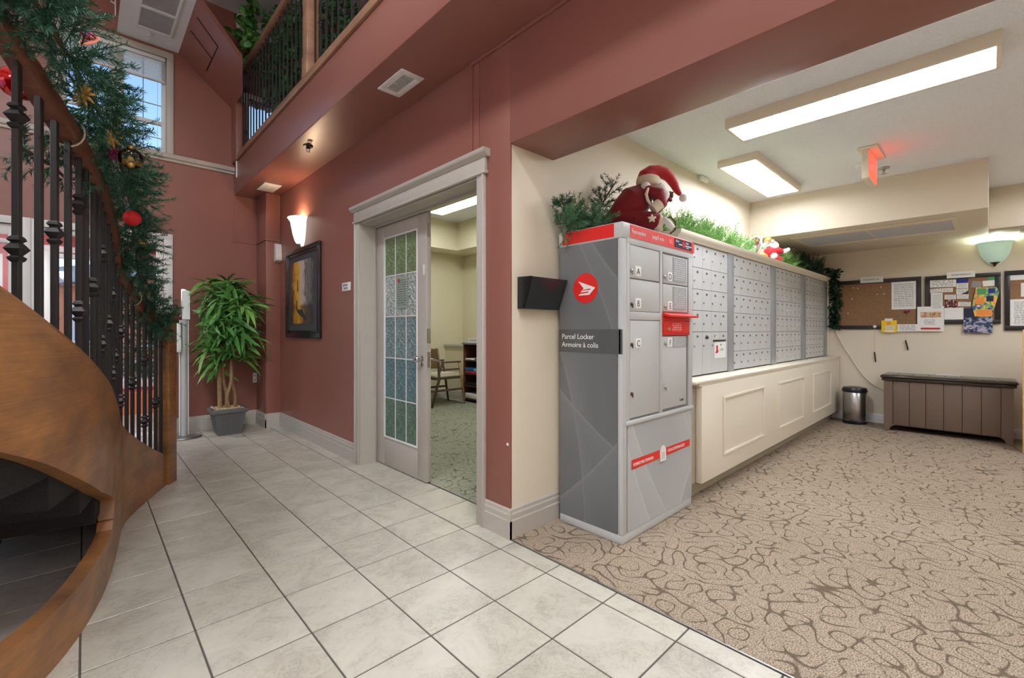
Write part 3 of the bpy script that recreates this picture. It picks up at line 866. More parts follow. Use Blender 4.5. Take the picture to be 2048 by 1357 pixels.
vd = st(thing('door_added', None, None, (-1.5, 8.4, 0)))  # unseen glass door, added so daylight reaches the floor from the vestibule
c = MB()
for bx in ((-2.3, -2.2, 0, 2.15), (-.85, -.75, 0, 2.15), (-2.2, -.85, 2.05, 2.15), (-2.2, -.85, 0, .2), (-1.56, -1.48, .2, 2.05)): c.box(bx[0], bx[1], 8.42, 8.48, bx[2], bx[3])
c.build('door_frame', TRIMW, vd)
for (x0, x1) in ((-2.2, -1.56), (-1.48, -.85)): B('pane', CLEAR, (x0, x1, 8.45, 8.453, .2, 2.05), vd)
B('brick_ledge', BRICKO, (-.6, 1.11, 8.2, 8.39, 0, .3), None)
tag(bpy.data.objects['brick_ledge'], 'low brick ledge under entry vestibule window', 'ledge')

# ---- conduits painted over
cn = MB()
cn.box(1.35, 1.372, YF-.012, YF+.002, 2.295, 3.13); cn.box(1.35, 1.612, YF-.012, YF+.002, 2.285, 2.305)
cn.box(1.60, 1.614, 6.0, YF, 2.285, 2.305); cn.box(1.60, 1.775, 5.99, 6.002, 2.285, 2.305); cn.box(1.748, 1.762, 5.988, 6.002, 2.265, 2.862)
tag(cn.build('wall_conduit', RED), 'red painted conduit looping down far corner under balcony', 'conduit')
cn = MB(); cn.box(XW-.014, XW+.002, 2.195, 2.213, 2.285, 2.856, bev=.003); cn.box(XW-.016, XW+.002, -1.5, 2.213, 2.84, 2.864, bev=.003)
tag(cn.build('wall_conduit', RED, smooth=35), 'red painted conduit above door casing running along soffit', 'conduit')

# ================================================================== LAMPS
def ceiling_fixture(label, box, em, group=None, fm=LAMPFRAME, inset=.02, cat='ceiling light'):
    x0, x1, y0, y1, z0, z1 = box
    t = thing('ceiling_light', label, cat, ((x0+x1)/2, (y0+y1)/2, z1), group=group)
    f = MB()
    f.box(x0, x0+inset, y0, y1, z0, z1, bev=.003); f.box(x1-inset, x1, y0, y1, z0, z1, bev=.003)
    f.box(x0+inset, x1-inset, y0, y0+inset, z0, z1, bev=.003); f.box(x0+inset, x1-inset, y1-inset, y1, z0, z1, bev=.003)
    f.box(x0+.01, x1-.01, y0+.01, y1-.01, z1-.01, z1-.002)
    f.build('lamp_frame', fm, t, smooth=35)
    B('diffuser', em, (x0+inset, x1-inset, y0+inset, y1-inset, z0+.008, z0+.016), t)
    return t
ceiling_fixture('long cream boxed fluorescent ceiling light nearest the camera in mail room', (3.235, 3.545, -.047, 1.243, 2.578, 2.652), E_MAIL)
ceiling_fixture('short cream boxed fluorescent ceiling light beside bulkhead in mail room', (4.0, 5.26, 1.282, 1.60, 2.588, 2.652), E_MAIL)
ceiling_fixture('slim bright fluorescent ceiling light inside the office', (3.70, 3.98, 3.2, 5.66, 2.93, 3.002), E_OFF)
for (x, y, lb) in ((-1.0, 1.6, 'added flat fill light left of the camera high up'), (-1.0, -1.4, 'added flat fill light behind the camera at left'), (.4, -.4, 'added flat fill light straight above the camera')):  # unseen fixtures added to brighten the foyer
    ceiling_fixture(lb, (x-.35, x+.35, y-.6, y+.6, 5.07, 5.142), E_FILL, group='added lobby fill lights')
def pendant(label, x, y, z):  # unseen hanging globes, added to light the red wall and soffit sideways
    t = thing('added_globe_lamp', label, 'added lamp', (x, y, 5.13))
    b = MB(); b.lathe([(.07, 5.135), (.07, 5.11), (.02, 5.09), (0, 5.09)], (x, y, 0), 20); b.tube([(x, y, 5.1), (x, y, z+.2)], .008, 8); b.lathe([(0, .26), (.05, .25), (.09, .2), (.09, .17)], (x, y, z), 20); b.build('stem', BRASS, t, smooth=40)
    b = MB(); b.ball((x, y, z), .20, 28, 18); b.build('globe', E_FILL_GLOBE, t, smooth=True)
pendant('added white fill globe hanging inside the curve of the stairs', -2.2, 3.5, 2.5)
pendant('added white fill globe hanging left of the camera', -1.7, .6, 2.9)
pendant('added white fill globe hanging behind the camera', -.5, -2.0, 2.9)
ceiling_fixture('added boxed mail room fill light behind the camera', (3.9, 5.2, -2.2, -1.9, 2.588, 2.652), E_MAIL)  # unseen fixture added for more light in the mail room
ceiling_fixture('added boxed fill light out of frame near the boards', (5.3, 6.6, -.95, -.65, 2.588, 2.652), E_MAIL)  # unseen fixture added to brighten the back wall

# ================================================================== PARCEL LOCKER
LX, LXe, LY, LYe = 2.16, 3.012, 1.375, 1.82
pl = thing('parcel_locker', 'tall grey parcel locker with red top band and lettered doors', 'parcel locker', (2.586, 1.6, .004))
B('body', LGREY, (LX+.006, LXe-.004, LY+.012, LYe, .07, 1.70), pl, bev=.004)
b = MB(); b.box(LX, LXe, LY, LYe, .004, .06, bev=.008); b.build('plinth', LGREY, pl, smooth=35)
B('side_panel', SWD, (LX, LX+.01, LY+.03, LYe-.002, .055, 1.705), pl)
B('corner_post', LGREY, (LX-.002, LX+.05, LY-.004, LY+.03, .05, 1.705), pl, bev=.012)
B('front_panel', SWL, (LX+.055, LXe-.004, LY-.002, LY+.014, .06, .655), pl)
b = MB(); b.box(LX+.034, LXe+.006, LY-.012, LY+.014, .657, .682, bev=.006); b.build('ledge', LGREY, pl, smooth=35)
# face frame and recess
b = MB()
for bx in ((2.20, 2.232, .68, 1.705), (2.955, LXe, .68, 1.705), (2.20, LXe, 1.674, 1.708), (2.572, 2.60, .68, 1.68), (2.22, 2.58, 1.25, 1.296)):
    b.box(bx[0], bx[1], LY-.006, LY+.02, bx[2], bx[3], bev=.003)
b.build('face_frame', LGREY, pl, smooth=35)
B('recess', LREC, (2.215, 2.97, LY+.004, LY+.012, .68, 1.70), pl)
def ldoor(x0, x1, z0, z1, letter, lx, lz, locks, note=None, nz=None):
    d = B('door', LGREY, (x0, x1, LY-.004, LY+.01, z0, z1), pl, bev=.004)
    B('label_plate', WHITE, (lx-.03, lx+.03, LY-.0065, LY-.0035, lz-.03, lz+.028), d, bev=.001)
    text('letter', letter, .05, (lx, LY-.0068, lz-.019), 'y-', DARKINK, d, 'CENTER')
    for (kx, kz) in locks:
        k = MB(); M = Matrix.Rotation(pi/2, 4, 'X')
        k.lathe([(0, 0), (.011, 0), (.011, .006), (.007, .009), (0, .009)], (kx, LY-.004, kz), 14, M=M)
        k.box(kx-.0015, kx+.0015, LY-.016, LY-.010, kz-.02, kz+.004)
        k.build('lock', BRASS if (kz < 1.35 and kx < 2.4) else CHROME, d, smooth=40)
    if note:
        B('notice', PRINT3, (note[0], note[1], LY-.0062, LY-.003, nz[0], nz[1]), d)
    return d
ldoor(2.237, 2.565, 1.487, 1.671, 'A', 2.321, 1.53, [(2.25, 1.525)])
ldoor(2.237, 2.568, 1.299, 1.480, 'B', 2.321, 1.346, [(2.25, 1.337)])
ldoor(2.237, 2.568, .694, 1.247, 'C', 2.321, 1.117, [(2.25, 1.11), (2.25, .832)])
ldoor(2.612, 2.945, 1.484, 1.663, 'D', 2.70, 1.529, [(2.628, 1.522)], (2.737, 2.918), (1.502, 1.655))
ldoor(2.612, 2.945, 1.306, 1.478, 'E', 2.70, 1.345, [(2.633, 1.337)], (2.737, 2.918), (1.325, 1.467))
dF = ldoor(2.60, 2.928, .700, 1.152, 'F', 2.70, 1.115, [(2.633, 1.107), (2.633, .834)], (2.733, 2.922), (1.082, 1.146))
text('lettering', 'Lost', .032, (2.83, LY-.0045, .728), 'y-', BRASS, dF)
# red letter slot
b = MB(); b.box(2.606, 2.962, LY-.010, LY+.012, 1.158, 1.300, bev=.003); sl_ = b.build('letter_slot', SREDM, pl, smooth=35)
b = MB(); b.prism([(LY+.01, 1.303), (LY-.055, 1.283), (LY-.055, 1.278), (LY-.05, 1.272), (LY+.01, 1.288)], 'x', 2.598, 2.998); b.build('flap', SREDM, sl_)
B('notice', PRINT4, (2.70, 2.86, LY-.012, LY-.009, 1.18, 1.24), sl_)
b = MB(); b.lathe([(0, 0), (.013, 0), (.012, .007), (0, .009)], (2.668, LY-.010, 1.198), 14, M=Matrix.Rotation(pi/2, 4, 'X')); b.build('lock', CHROME, sl_, smooth=40)
b = MB(); b.box(2.612, 2.956, LY-.013, LY-.008, 1.162, 1.168); b.box(2.612, 2.956, LY-.013, LY-.008, 1.246, 1.252); b.build('slot_rim', REDINK, sl_)
# crown
b = MB(); b.box(LX-.004, LXe+.012, LY-.008, LYe+.006, 1.700, 1.792, bev=.01); b.build('top_cap', LGREY, pl, smooth=35)
b = MB(); b.box(LX-.006, LX-.003, LY+.048, LYe-.03, 1.712, 1.786); b.build('side_band', SREDM, pl)
b = MB(); b.box(2.23, LXe+.014, LY-.011, LY-.007, 1.712, 1.784); fb = b.build('front_band', SREDM, pl)
text('lettering', 'From anywhere', .036, (2.243, LY-.0115, 1.737), 'y-', WHITE, fb, xs=.66)
text('lettering', 'jusqu\'à vous', .036, (2.47, LY-.0115, 1.737), 'y-', WHITE, fb, xs=.8)
B('small_text', PRINT4, (2.662, 2.735, LY-.0115, LY-.010, 1.728, 1.765), fb)
bb = MB(); bb.box(2.748, 2.985, LY-.0135, LY-.010, 1.722, 1.778); bb = bb.build('blue_sticker', NAVY, fb)
b = MB(); b.box(2.80, 2.98, LY-.0142, LY-.0132, 1.742, 1.748); b.build('sticker_line', WHITE, fb)
b = MB(); b.lathe([(0, 0), (.022, 0), (.022, .001), (0, .001)], (2.868, LY-.0136, 1.75), 20, M=Matrix.Rotation(pi/2, 4, 'X')); b.build('sticker_emblem', REDINK, fb)
text('lettering', 'Alerte', .02, (2.757, LY-.014, 1.757), 'y-', WHITE, fb, xs=.9)
text('lettering', 'Alert', .02, (2.90, LY-.014, 1.757), 'y-', WHITE, fb, xs=.9)
text('lettering', 'voisins', .016, (2.90, LY-.014, 1.729), 'y-', WHITE, fb)
# side graphics
b = MB(); b.box(LX-.002, LX+.002, 1.372, 1.820, 1.058, 1.196); sb = b.build('name_band', LBAND, pl)
text('lettering', 'Parcel Locker', .044, (LX-.0025, 1.800, 1.138), 'x-', WHITE, sb, xs=.98)
text('lettering', 'Armoire à colis', .044, (LX-.0025, 1.800, 1.089), 'x-', WHITE, sb, xs=.98)
b = MB(); b.lathe([(0, 0), (.0885, 0), (.0885, .0018), (0, .0018)], (LX, 1.622, 1.439), 48, M=Matrix.Rotation(-pi/2, 4, 'Y')); em_ = b.build('round_emblem', SREDM, pl)
lg = [(1.673, 1.482), (1.551, 1.438), (1.594, 1.398), (1.673, 1.397), (1.658, 1.407), (1.602, 1.41), (1.593, 1.418), (1.657, 1.416), (1.645, 1.425), (1.589, 1.426), (1.581, 1.435), (1.642, 1.429), (1.634, 1.439)]
b = MB(); b.prism(lg, 'x', LX-.0030, LX-.0017); b.build('wing_mark', WHITE, em_)
# red strip with tag
b = MB(); b.prism([(2.254, .402), (2.976, .414), (2.976, .458), (2.254, .456)], 'y', LY-.0045, LY-.0018); rs = b.build('red_strip', SREDM, pl)
text('lettering', 'MOVING? MAIL FORWARD', .026, (2.268, LY-.005, .418), 'y-', WHITE, rs, xs=.72)
text('lettering', 'VOUS DÉMÉNAGEZ?', .026, (2.668, LY-.005, .426), 'y-', WHITE, rs, xs=.98)
b = MB(); b.box(2.572, 2.645, LY-.0075, LY-.004, .382, .455, bev=.003); b.lathe([(0, 0), (.03, 0), (.03, .003), (0, .003)], (2.609, LY-.0042, .45), 20, M=Matrix.Rotation(pi/2, 4, 'X')); tg = b.build('tag', WHITE, rs)
B('print', PRINT2, (2.585, 2.632, LY-.0082, LY-.007, .39, .445), tg)

# ================================================================== MAIL COUNTER + MAILBOX UNITS
ct = thing('mail_counter', 'long cream panelled counter under the grey mailboxes', 'counter', (5.2, 1.6, .004))
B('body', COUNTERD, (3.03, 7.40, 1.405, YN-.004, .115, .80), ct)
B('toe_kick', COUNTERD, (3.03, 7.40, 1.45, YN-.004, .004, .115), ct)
B('front_panel', COUNTER, (3.14, 7.40, 1.36, 1.405, .118, .80), ct, bev=.004)
b = MB(); b.box(3.03, 7.41, 1.352, YN-.004, .818, .838, bev=.006); b.box(3.10, 7.41, 1.36, 1.42, .80, .82, bev=.005); b.build('worktop', COUNTER, ct, smooth=35)
for (x0, x1) in ((3.50, 4.40), (4.80, 5.65), (6.04, 6.88)):
    b = MB(); z0, z1, t_ = .25, .693, .022
    for bx in ((x0, x1, z1-t_, z1), (x0, x1, z0, z0+t_), (x0, x0+t_, z0+t_*.8, z1-t_*.8), (x1-t_, x1, z0+t_*.8, z1-t_*.8)):
        b.box(bx[0], bx[1], 1.347, 1.361, bx[2], bx[3], bev=.005)
    b.build('panel_moulding', COUNTER, ct, smooth=35)
en_ = thing('mailbox_surround', 'cream crown and side surround framing the bank of grey mailboxes', 'surround', (5.2, 1.7, .84))
b = MB(); b.prism([(YN-.003, 1.842), (1.485, 1.842), (1.475, 1.858), (1.462, 1.868), (1.455, 1.888), (1.455, 1.90), (YN-.003, 1.90)], 'x', 3.03, 7.41); b.build('crown', COUNTER, en_, smooth=35)
B('side_post', COUNTER, (7.372, 7.405, 1.475, YN-.004, .84, 1.845), en_, bev=.004)
for bx in ((3.962, 4.083, ), (5.064, 5.212), (6.146, 6.322), (7.208, 7.37)):
    B('divider', MPOST, (bx[0], bx[1], 1.492, 1.52, .84, 1.842), en_, bev=.004)
NUM = GREYINK
def mail_unit(x0, cols, cw, rowz, label, numm, tallrow=False, skip=()):
    n = len(cols) if isinstance(cols, list) else cols
    x1 = x0+n*cw
    u = thing('mailbox_unit', label, 'mailboxes', ((x0+x1)/2, 1.6, .84), group='grey mailbox units over the counter')
    B('cabinet', GAPM, (x0-.002, x1+.002, 1.512, YN-.006, .845, 1.838), u)
    cache = {}
    for r in range(len(rowz)-1):
        z1, z0 = rowz[r], rowz[r+1]
        hgt = z1-z0
        if hgt not in cache:
            cache[hgt] = MB().box(-cw/2+.0016, cw/2-.0016, -.006, .012, -hgt/2+.0016, hgt/2-.0016, bev=.0018, seg=1).build('door', MGREY, local=True, mesh_only=True)
        for c_ in range(n):
            xc, zc = x0+(c_+.5)*cw, (z0+z1)/2
            Mi = wl(u).inverted()
            if (r, c_) in skip: continue
            d = place('door', cache[hgt], Mi @ Vector((xc, 1.506, zc)), u)
            top = hgt/2
            place('number_plate', MB_NUM, (-.005, -.0065, top-.034), d)
            place('lock', MB_LOCK, (-cw/2+.016 if cw > .16 else -.012, -.006, top-.098 if hgt < .2 else top-.105), d)
    return u
MB_NUM = MB().box(-.013, .013, -.0012, .001, -.008, .008).build('number_plate', mat('number_plate_ink', (82, 84, 88), rough=.6), local=True, mesh_only=True)
k_ = MB(); k_.lathe([(0, 0), (.009, 0), (.009, .003), (.006, .006), (0, .006)], (0, 0, 0), 10, M=Matrix.Rotation(pi/2, 4, 'X')); k_.box(-.0012, .0012, -.0085, -.005, -.010, -.001)
MB_LOCK = k_.build('lock', CHROME, local=True, mesh_only=True, smooth=40)
R6 = [1.838, 1.661, 1.498, 1.339, 1.174, 1.007, .848]
u1 = mail_unit(3.148, 5, .1624, [1.838, 1.664, 1.50, 1.339, 1.176, .848], 'tall-bottomed mailbox unit next to the parcel locker', None)
u2 = mail_unit(4.09, 6, .1615, R6, 'six-by-six mailbox unit second along from the parcel locker', None)
u3 = mail_unit(5.218, 6, .1535, R6, 'six-by-six mailbox unit third along from the parcel locker', None)
u4 = mail_unit(6.328, 6, .146, R6, 'narrow mailbox unit at the far end by back wall', None)
# outgoing slot + paper on the first unit
sp_ = thing('mail_slot_plate', 'black letter slots with keyhole plate on first mailbox unit', 'mail slot', (3.7, 1.5, 1.1))
B('slot', BLACKP, (3.665, 3.915, 1.494, 1.500, 1.098, 1.112), sp_, bev=.002)
b = MB(); b.lathe([(0, 0), (.03, 0), (.03, .004), (0, .004)], (3.552, 1.5, 1.132), 20, sx=1, M=Matrix.Rotation(pi/2, 4, 'X') @ Matrix.Diagonal((1, .38, 1, 1))); b.build('keyhole', BLACKP, sp_)
b = MB(); b.lathe([(0, 0), (.012, 0), (.01, .006), (0, .006)], (3.722, 1.5, 1.136), 16, M=Matrix.Rotation(pi/2, 4, 'X')); b.build('lock', WHITE, sp_)
pp = B('paper_notice', PAPER, (3.690, 3.916, 1.4965, 1.499, .965, 1.095))
tag(pp, 'white paper note with red boot print taped on mailboxes', 'notice')
b = MB(); b.prism([(3.722, 1.065), (3.752, 1.068), (3.752, 1.035), (3.765, 1.02), (3.76, 1.008), (3.712, 1.004), (3.706, 1.012), (3.724, 1.022)], 'y', 1.4955, 1.4968); b.build('red_boot_print', REDINK, pp)
text('lettering', 'Griffin', .03, (3.778, 1.4963, 1.022), 'y-', GREYINK, pp, shear=.4, xs=1.1)

# ================================================================== WALL FILE POCKET
wp = thing('wall_file_pocket', 'smoked black plastic file pocket on cream wall beside locker', 'file holder', (1.99, YN, 1.31))
def hexa(mb, a, b_):
    """a,b_: two quads (4 pts each) joined"""
    mb.add(list(a)+list(b_), [(0, 1, 2, 3), (7, 6, 5, 4), (0, 4, 5, 1), (1, 5, 6, 2), (2, 6, 7, 3), (3, 7, 4, 0)])
b = MB(); b.prism([(YN-.002, 1.315), (YN-.045, 1.315), (YN-.115, 1.495), (YN-.108, 1.497), (YN-.042, 1.322), (YN-.006, 1.322), (YN-.006, 1.50), (YN-.002, 1.50)], 'x', 1.845, 2.150); b.build('pocket', SMOKE, wp)
for x in (1.838, 2.150):
    b = MB(); b.prism([(YN-.002, 1.315), (YN-.045, 1.315), (YN-.115, 1.497), (YN-.002, 1.50)], 'x', x-.003, x+.003); b.build('end_cap', BLACKP, wp)

# ================================================================== DOLLS
def remesh(o, size):
    m = o.modifiers.new('fuse', 'REMESH'); m.mode = 'VOXEL'; m.voxel_size = size; m.use_smooth_shade = True
    m2 = o.modifiers.new('soften', 'SMOOTH'); m2.iterations = 6; m2.factor = .5
class Loc:
    """figure frame: u to the figure's right in the photo, w away, z up"""
    def __init__(s, x, y): s.o = Vector((x, y, 0)); s.U = Vector((cos(YAW), -sin(YAW), 0)); s.W = Vector((sin(YAW), cos(YAW), 0))
    def __call__(s, u, z, w=0): return s.o+s.U*u+s.W*w+Vector((0, 0, z))
    def M(s, rot=0):
        m = Matrix((s.U, s.W, (0, 0, 1))).transposed().to_4x4()
        return m @ Matrix.Rotation(rot, 4, 'Y')
L = Loc(2.70, 1.56)
k = 1/300.
def q(px, py, w=0): return L((px-1300)*k*.99, 1.193+(660-py)*k*.985, w)
d1 = thing('plush_doll', 'large red velvet holiday doll slumped on top of grey locker', 'doll', (2.70, 1.56, 1.792))
b = MB()
b.tube([q(1224, 446, .02), q(1240, 436, .02), q(1262, 420, .01), q(1284, 403, 0), (q(1302, 388, 0)), q(1309, 383, 0)], [.025, .055, .092, .115, .080, .035], 20)
b.ball(q(1280, 438, .0), (.15, .10, .045), 18, 12, M=L.M(.1)); b.ball(q(1303, 442, -.04), (.075, .09, .05), 18, 12, M=L.M(.15))
b.tube([q(1300, 385, -.06), q(1322, 395, -.10), q(1326, 415, -.10), q(1316, 425, -.11)], [.04, .045, .042, .036], 12)
b.tube([q(1285, 442, -.05), q(1310, 448, -.10), q(1322, 452, -.12)], [.06, .06, .05], 12)
o = b.build('coat', VELVET, d1, smooth=True); remesh(o, .006)
b = MB(); b.tube([q(1300, 385, -.11), q(1295, 398, -.125), q(1298, 410, -.125), q(1305, 418, -.12)], [.008, .010, .010, .008], 8); b.build('coat_trim', FUR, d1, smooth=True)
b = MB(); b.tube([q(1308, 427, -.12), q(1322, 416, -.12)], [.036, .036], 16); b.build('cuff', FUR, d1, smooth=40)
b = MB(); b.tube([q(1316, 456, -.12), q(1322, 470, -.12), q(1318, 482, -.12)][:2], [.03, .022], 12); b.ball(q(1318, 450, -.12), (.03, .04, .05)); b.build('skirt_trim', FUR, d1, smooth=True)
b = MB(); b.ball(q(1316, 374, 0), (.062, .062, .06)); b.build('head', SKIN, d1, smooth=True)
b = MB()
for (px, py, r) in ((1328, 384, .044), (1335, 393, .040), (1324, 396, .042), (1333, 406, .030), (1300, 378, .035)): b.ball(q(px, py, -.06), r, 12, 8)
o = b.build('beard', FURW, d1, smooth=True); remesh(o, .006)
b = MB(); b.ball(q(1334, 378, -.05), .012); b.build('nose', SKIN, d1, smooth=True)
for w_ in (-.058, -.03): b = MB(); b.ball(q(1330, 371, w_), .006); b.build('eye', BLACKP, d1, smooth=True)
b = MB(); b.lathe([(.058, -.03), (.070, -.03), (.075, -.01), (.073, .02), (.064, .032), (.050, .03)], q(1311, 362, 0), 28, M=L.M(.12) @ Matrix.Diagonal((1.05, 1, 1, 1))); b.build('hat_brim', FUR, d1, smooth=True)
b = MB(); b.tube([q(1306, 362), q(1309, 350), q(1318, 343), q(1330, 341), q(1343, 344), q(1354, 353), q(1363, 367), q(1369, 380), q(1376, 388)], [.064, .060, .050, .044, .040, .034, .028, .022, .014], 16)
b.ball(q(1312, 347), (.05, .05, .04)); o = b.build('stocking_cap', VELVETB, d1, smooth=True); remesh(o, .006)
b = MB(); b.ball(q(1381, 394), .026); b.build('pompom', FURW, d1, smooth=True)
b = MB()
for i in range(5):
    a = pi/2+i*2*pi/5; c0 = Vector(q(1302, 448, -.165)); p = c0+L.U*(cos(a)*.026)+Vector((0, 0, sin(a)*.026)); b.tube([c0, p], [.013, .005], 8)
b.build('felt_star', FUR, d1, smooth=True)
# small bear it holds
d2 = thing('plush_bear', 'small brown and red plush bear hugged by the velvet doll', 'toy bear', tuple(q(1345, 412, -.02)))
b = MB(); b.ball(q(1338, 400, -.03), (.034, .034, .042)); b.ball(q(1350, 391, -.03), (.026, .026, .026)); b.tube([q(1343, 395, -.05), q(1351, 406, -.06)], [.015, .012], 8); o = b.build('body', VELVET, d2, smooth=True); remesh(o, .005)
b = MB(); b.ball(q(1350, 394, -.045), (.020, .02, .02)); b.ball(q(1345, 386, -.045), .009); b.ball(q(1354, 388, -.045), .009); b.ball(q(1342, 381, -.02), (.008, .008, .02)); b.build('head', FURB, d2, smooth=True)
# boots and ribbon in front
b = MB(); b.tube([q(1326, 446, -.14), q(1336, 456, -.15), q(1344, 466, -.15)], [.018, .02, .018], 10); b.build('boot', FURW, d1, smooth=True)
b = MB(); b.tube([q(1335, 440, -.05), q(1350, 436, -.05), q(1360, 446, -.05), q(1358, 462, -.06), q(1348, 470, -.06)], .006, 8); b.build('ribbon', BARKD, d1, smooth=True)

L2 = Loc(5.41, 1.62); k2 = .0054
def q2(px, py, w=0): return L2((px-1545)*k2, 1.193+(660-py)*k2, w)
d3 = thing('plush_figure', 'small red and white holiday figure on mailbox crown', 'doll', (5.41, 1.62, 1.90))
b = MB()
for (px, py, r) in ((1546, 505, (.07, .06, .06)), (1537, 502, (.06, .05, .05)), (1530, 505, (.05, .05, .05))): b.ball(q2(px, py), r)
b.tube([q2(1552, 500, -.02), q2(1560, 502, -.04), q2(1568, 505, -.04)], [.034, .034, .03], 10)
b.tube([q2(1545, 508, -.03), q2(1555, 517, -.05), q2(1564, 521, -.05)], [.036, .034, .028], 10)
o = b.build('coat', VELVETB, d3, smooth=True); remesh(o, .009)
b = MB(); b.ball(q2(1551, 489), (.05, .045, .045)); b.ball(q2(1555, 493, -.02), (.045, .04, .05)); b.ball(q2(1535, 493, -.02), (.045, .035, .03)); o = b.build('beard', FURW, d3, smooth=True); remesh(o, .009)
b = MB(); b.ball(q2(1549, 484, -.035), (.028, .02, .022)); b.build('face', SKIN, d3, smooth=True)
b = MB(); b.lathe([(.045, 0), (.04, .03), (.02, .055), (0, .062)], q2(1544, 484), 18, M=L2.M(-.3)); b.build('cap', GOLD, d3, smooth=True)
b = MB(); b.ball(q2(1548, 514, -.07), (.034, .034, .032)); b.build('mitten', FURW, d3, smooth=True)
b = MB(); b.tube([q2(1568, 505, -.05), q2(1575, 503, -.05), q2(1580, 500, -.05)], [.026, .024, .02], 10); b.build('boot', FURW, d3, smooth=True)
d4 = thing('glitter_mitten', 'dark red glitter mitten shape standing beside the small figure', 'ornament', tuple(q2(1520, 508)))
b = MB(); b.ball(q2(1520, 487, .02), (.055, .03, .075)); b.ball(q2(1518, 500, .02), (.05, .03, .05)); o = b.build('mitten', mat('red_glitter', (120, 20, 36), rough=.4, bump=1, bscale=250, var=.5, vscale=120), d4, smooth=True)
b = MB(); b.tube([q2(1520-12, 505, .01), q2(1508, 487, .01), q2(1511, 476, .01), q2(1520, 472, .01), q2(1529, 476, .01), q2(1532, 488, .01), q2(1529, 500, .01)], .011, 8); b.build('piping', FURW, d4, smooth=True)
b = MB(); b.tube([q2(1524, 507, -.03), q2(1535, 512, -.03), q2(1538, 515, -.03)], [.02, .026, .02], 8); b.build('gold_bow', GOLD, d4, smooth=True)

# ================================================================== BACK WALL: BOARDS AND PAPERS
XB = 7.42
def board(label, y1, y0, z0, z1, fy, fz):
    """y1 = left edge (larger Y), y0 = right edge"""
    t = thing('bulletin_board', label, 'bulletin board', (XB, (y0+y1)/2, z0))
    b = MB()
    for bx in ((y0, y1, z1-fz, z1), (y0, y1, z0, z0+fz), (y0, y0+fy, z0+fz, z1-fz), (y1-fy, y1, z0+fz, z1-fz)):
        b.box(XB-.024, XB-.002, bx[0], bx[1], bx[2], bx[3], bev=.003)
    b.build('board_frame', BLACKF, t, smooth=35)
    B('cork_panel', CORK, (XB-.014, XB-.003, y0+fy, y1-fy, z0+fz, z1-fz), t)
    return t
board('mostly empty cork board in black frame beside the hanging ivy', 1.42, .553, 1.20, 1.84, .045, .05)
board('crowded cork board in black frame with cards and leaflets', .521, -.095, 1.26, 1.833, .045, .045)
board('black framed cork board at the right edge with white sheets', -.122, -.92, 1.187, 1.839, .04, .05)
def sheet(name, label, cat, y1, y0, z0, z1, m, x=.027, th=.0015, tilt=0, group=None):
    b = MB(); cy, cz = (y0+y1)/2, (z0+z1)/2
    b.box(XB-x-th, XB-x, y0, y1, z0, z1)
    if tilt:
        b.v = [(v[0], cy+(v[1]-cy)*cos(tilt)-(v[2]-cz)*sin(tilt), cz+(v[1]-cy)*sin(tilt)+(v[2]-cz)*cos(tilt)) for v in b.v]
    o = b.build(name, m); tag(o, label, cat, group); return o
t1 = sheet('title_card', 'white title card on top of the mostly empty cork board', 'sign', 1.139, .907, 1.80, 1.878, PAPER)
text('lettering', 'FOR RESIDENT USE', .022, (XB-.0292, 1.105, 1.832), 'x-', DARKINK, t1, xs=.82)
t1 = sheet('title_card', 'white title card on top of the crowded cork board', 'sign', .332, .102, 1.795, 1.867, PAPER)
text('lettering', 'ADVERTISEMENTS', .022, (XB-.0292, .295, 1.823), 'x-', DARKINK, t1, xs=.9)
sheet('letter_sheet', 'white typed letter pinned on the mostly empty cork board', 'paper', .829, .60, 1.447, 1.795, PRINT1, x=.016)
yb = thing('yellow_card', 'yellow rounded card with white labels at bottom of empty board', 'card', (XB-.03, .85, 1.157))
b = MB(); b.box(XB-.032, XB-.0265, .776, .926, 1.157, 1.312, bev=.022, seg=4); b.v = [(max(min(v[0], XB-.0265), XB-.032), v[1], v[2]) for v in b.v]; b.build('card', YELLOW, yb)
B('tab', PAPER, (XB-.034, XB-.031, .815, .893, 1.305, 1.335), yb); B('label_strip', PRINT2, (XB-.0345, XB-.0315, .80, .887, 1.20, 1.245), yb); B('label_strip', PAPER, (XB-.0345, XB-.0315, .805, .895, 1.168, 1.188), yb); B('orange_print', ORINK, (XB-.034, XB-.0315, .835, .87, 1.26, 1.29), yb)
sheet('envelope', 'plain white envelope between yellow card and flyer', 'envelope', .772, .588, 1.172, 1.262, PRINT2)
fy_ = thing('flyer', 'white flyer with photo strip and red bar between boards', 'flyer', (XB-.03, .47, 1.174))
B('sheet', PAPER, (XB-.0305, XB-.029, .354, .588, 1.174, 1.472), fy_); B('photo_print', PHOTO1, (XB-.0318, XB-.0302, .381, .56, 1.34, 1.405), fy_)
rb = B('red_bar', REDINK, (XB-.0318, XB-.0302, .387, .557, 1.197, 1.218), fy_); B('print', PRINT2, (XB-.0318, XB-.0302, .42, .54, 1.24, 1.325), fy_)
sheet('long_card', 'long white card at top left of the crowded board', 'card', .483, .256, 1.698, 1.78, PRINT2, x=.0145, tilt=.02)
sheet('business_card', 'white business card with dark lower edge under the long card', 'card', .483, .379, 1.636, 1.682, PRINT2, x=.0145, tilt=-.05)
sheet('business_card', 'small white card beside the dark-edged card', 'card', .375, .282, 1.636, 1.684, PRINT2, x=.0145)
sheet('narrow_sheet', 'tall narrow white leaflet overlapping the white flyer', 'leaflet', .467, .367, 1.43, 1.63, PRINT1, x=.033)
sheet('blue_card', 'deep blue card under the advertisements title', 'card', .253, .157, 1.735, 1.785, BLUEINK, x=.0145)
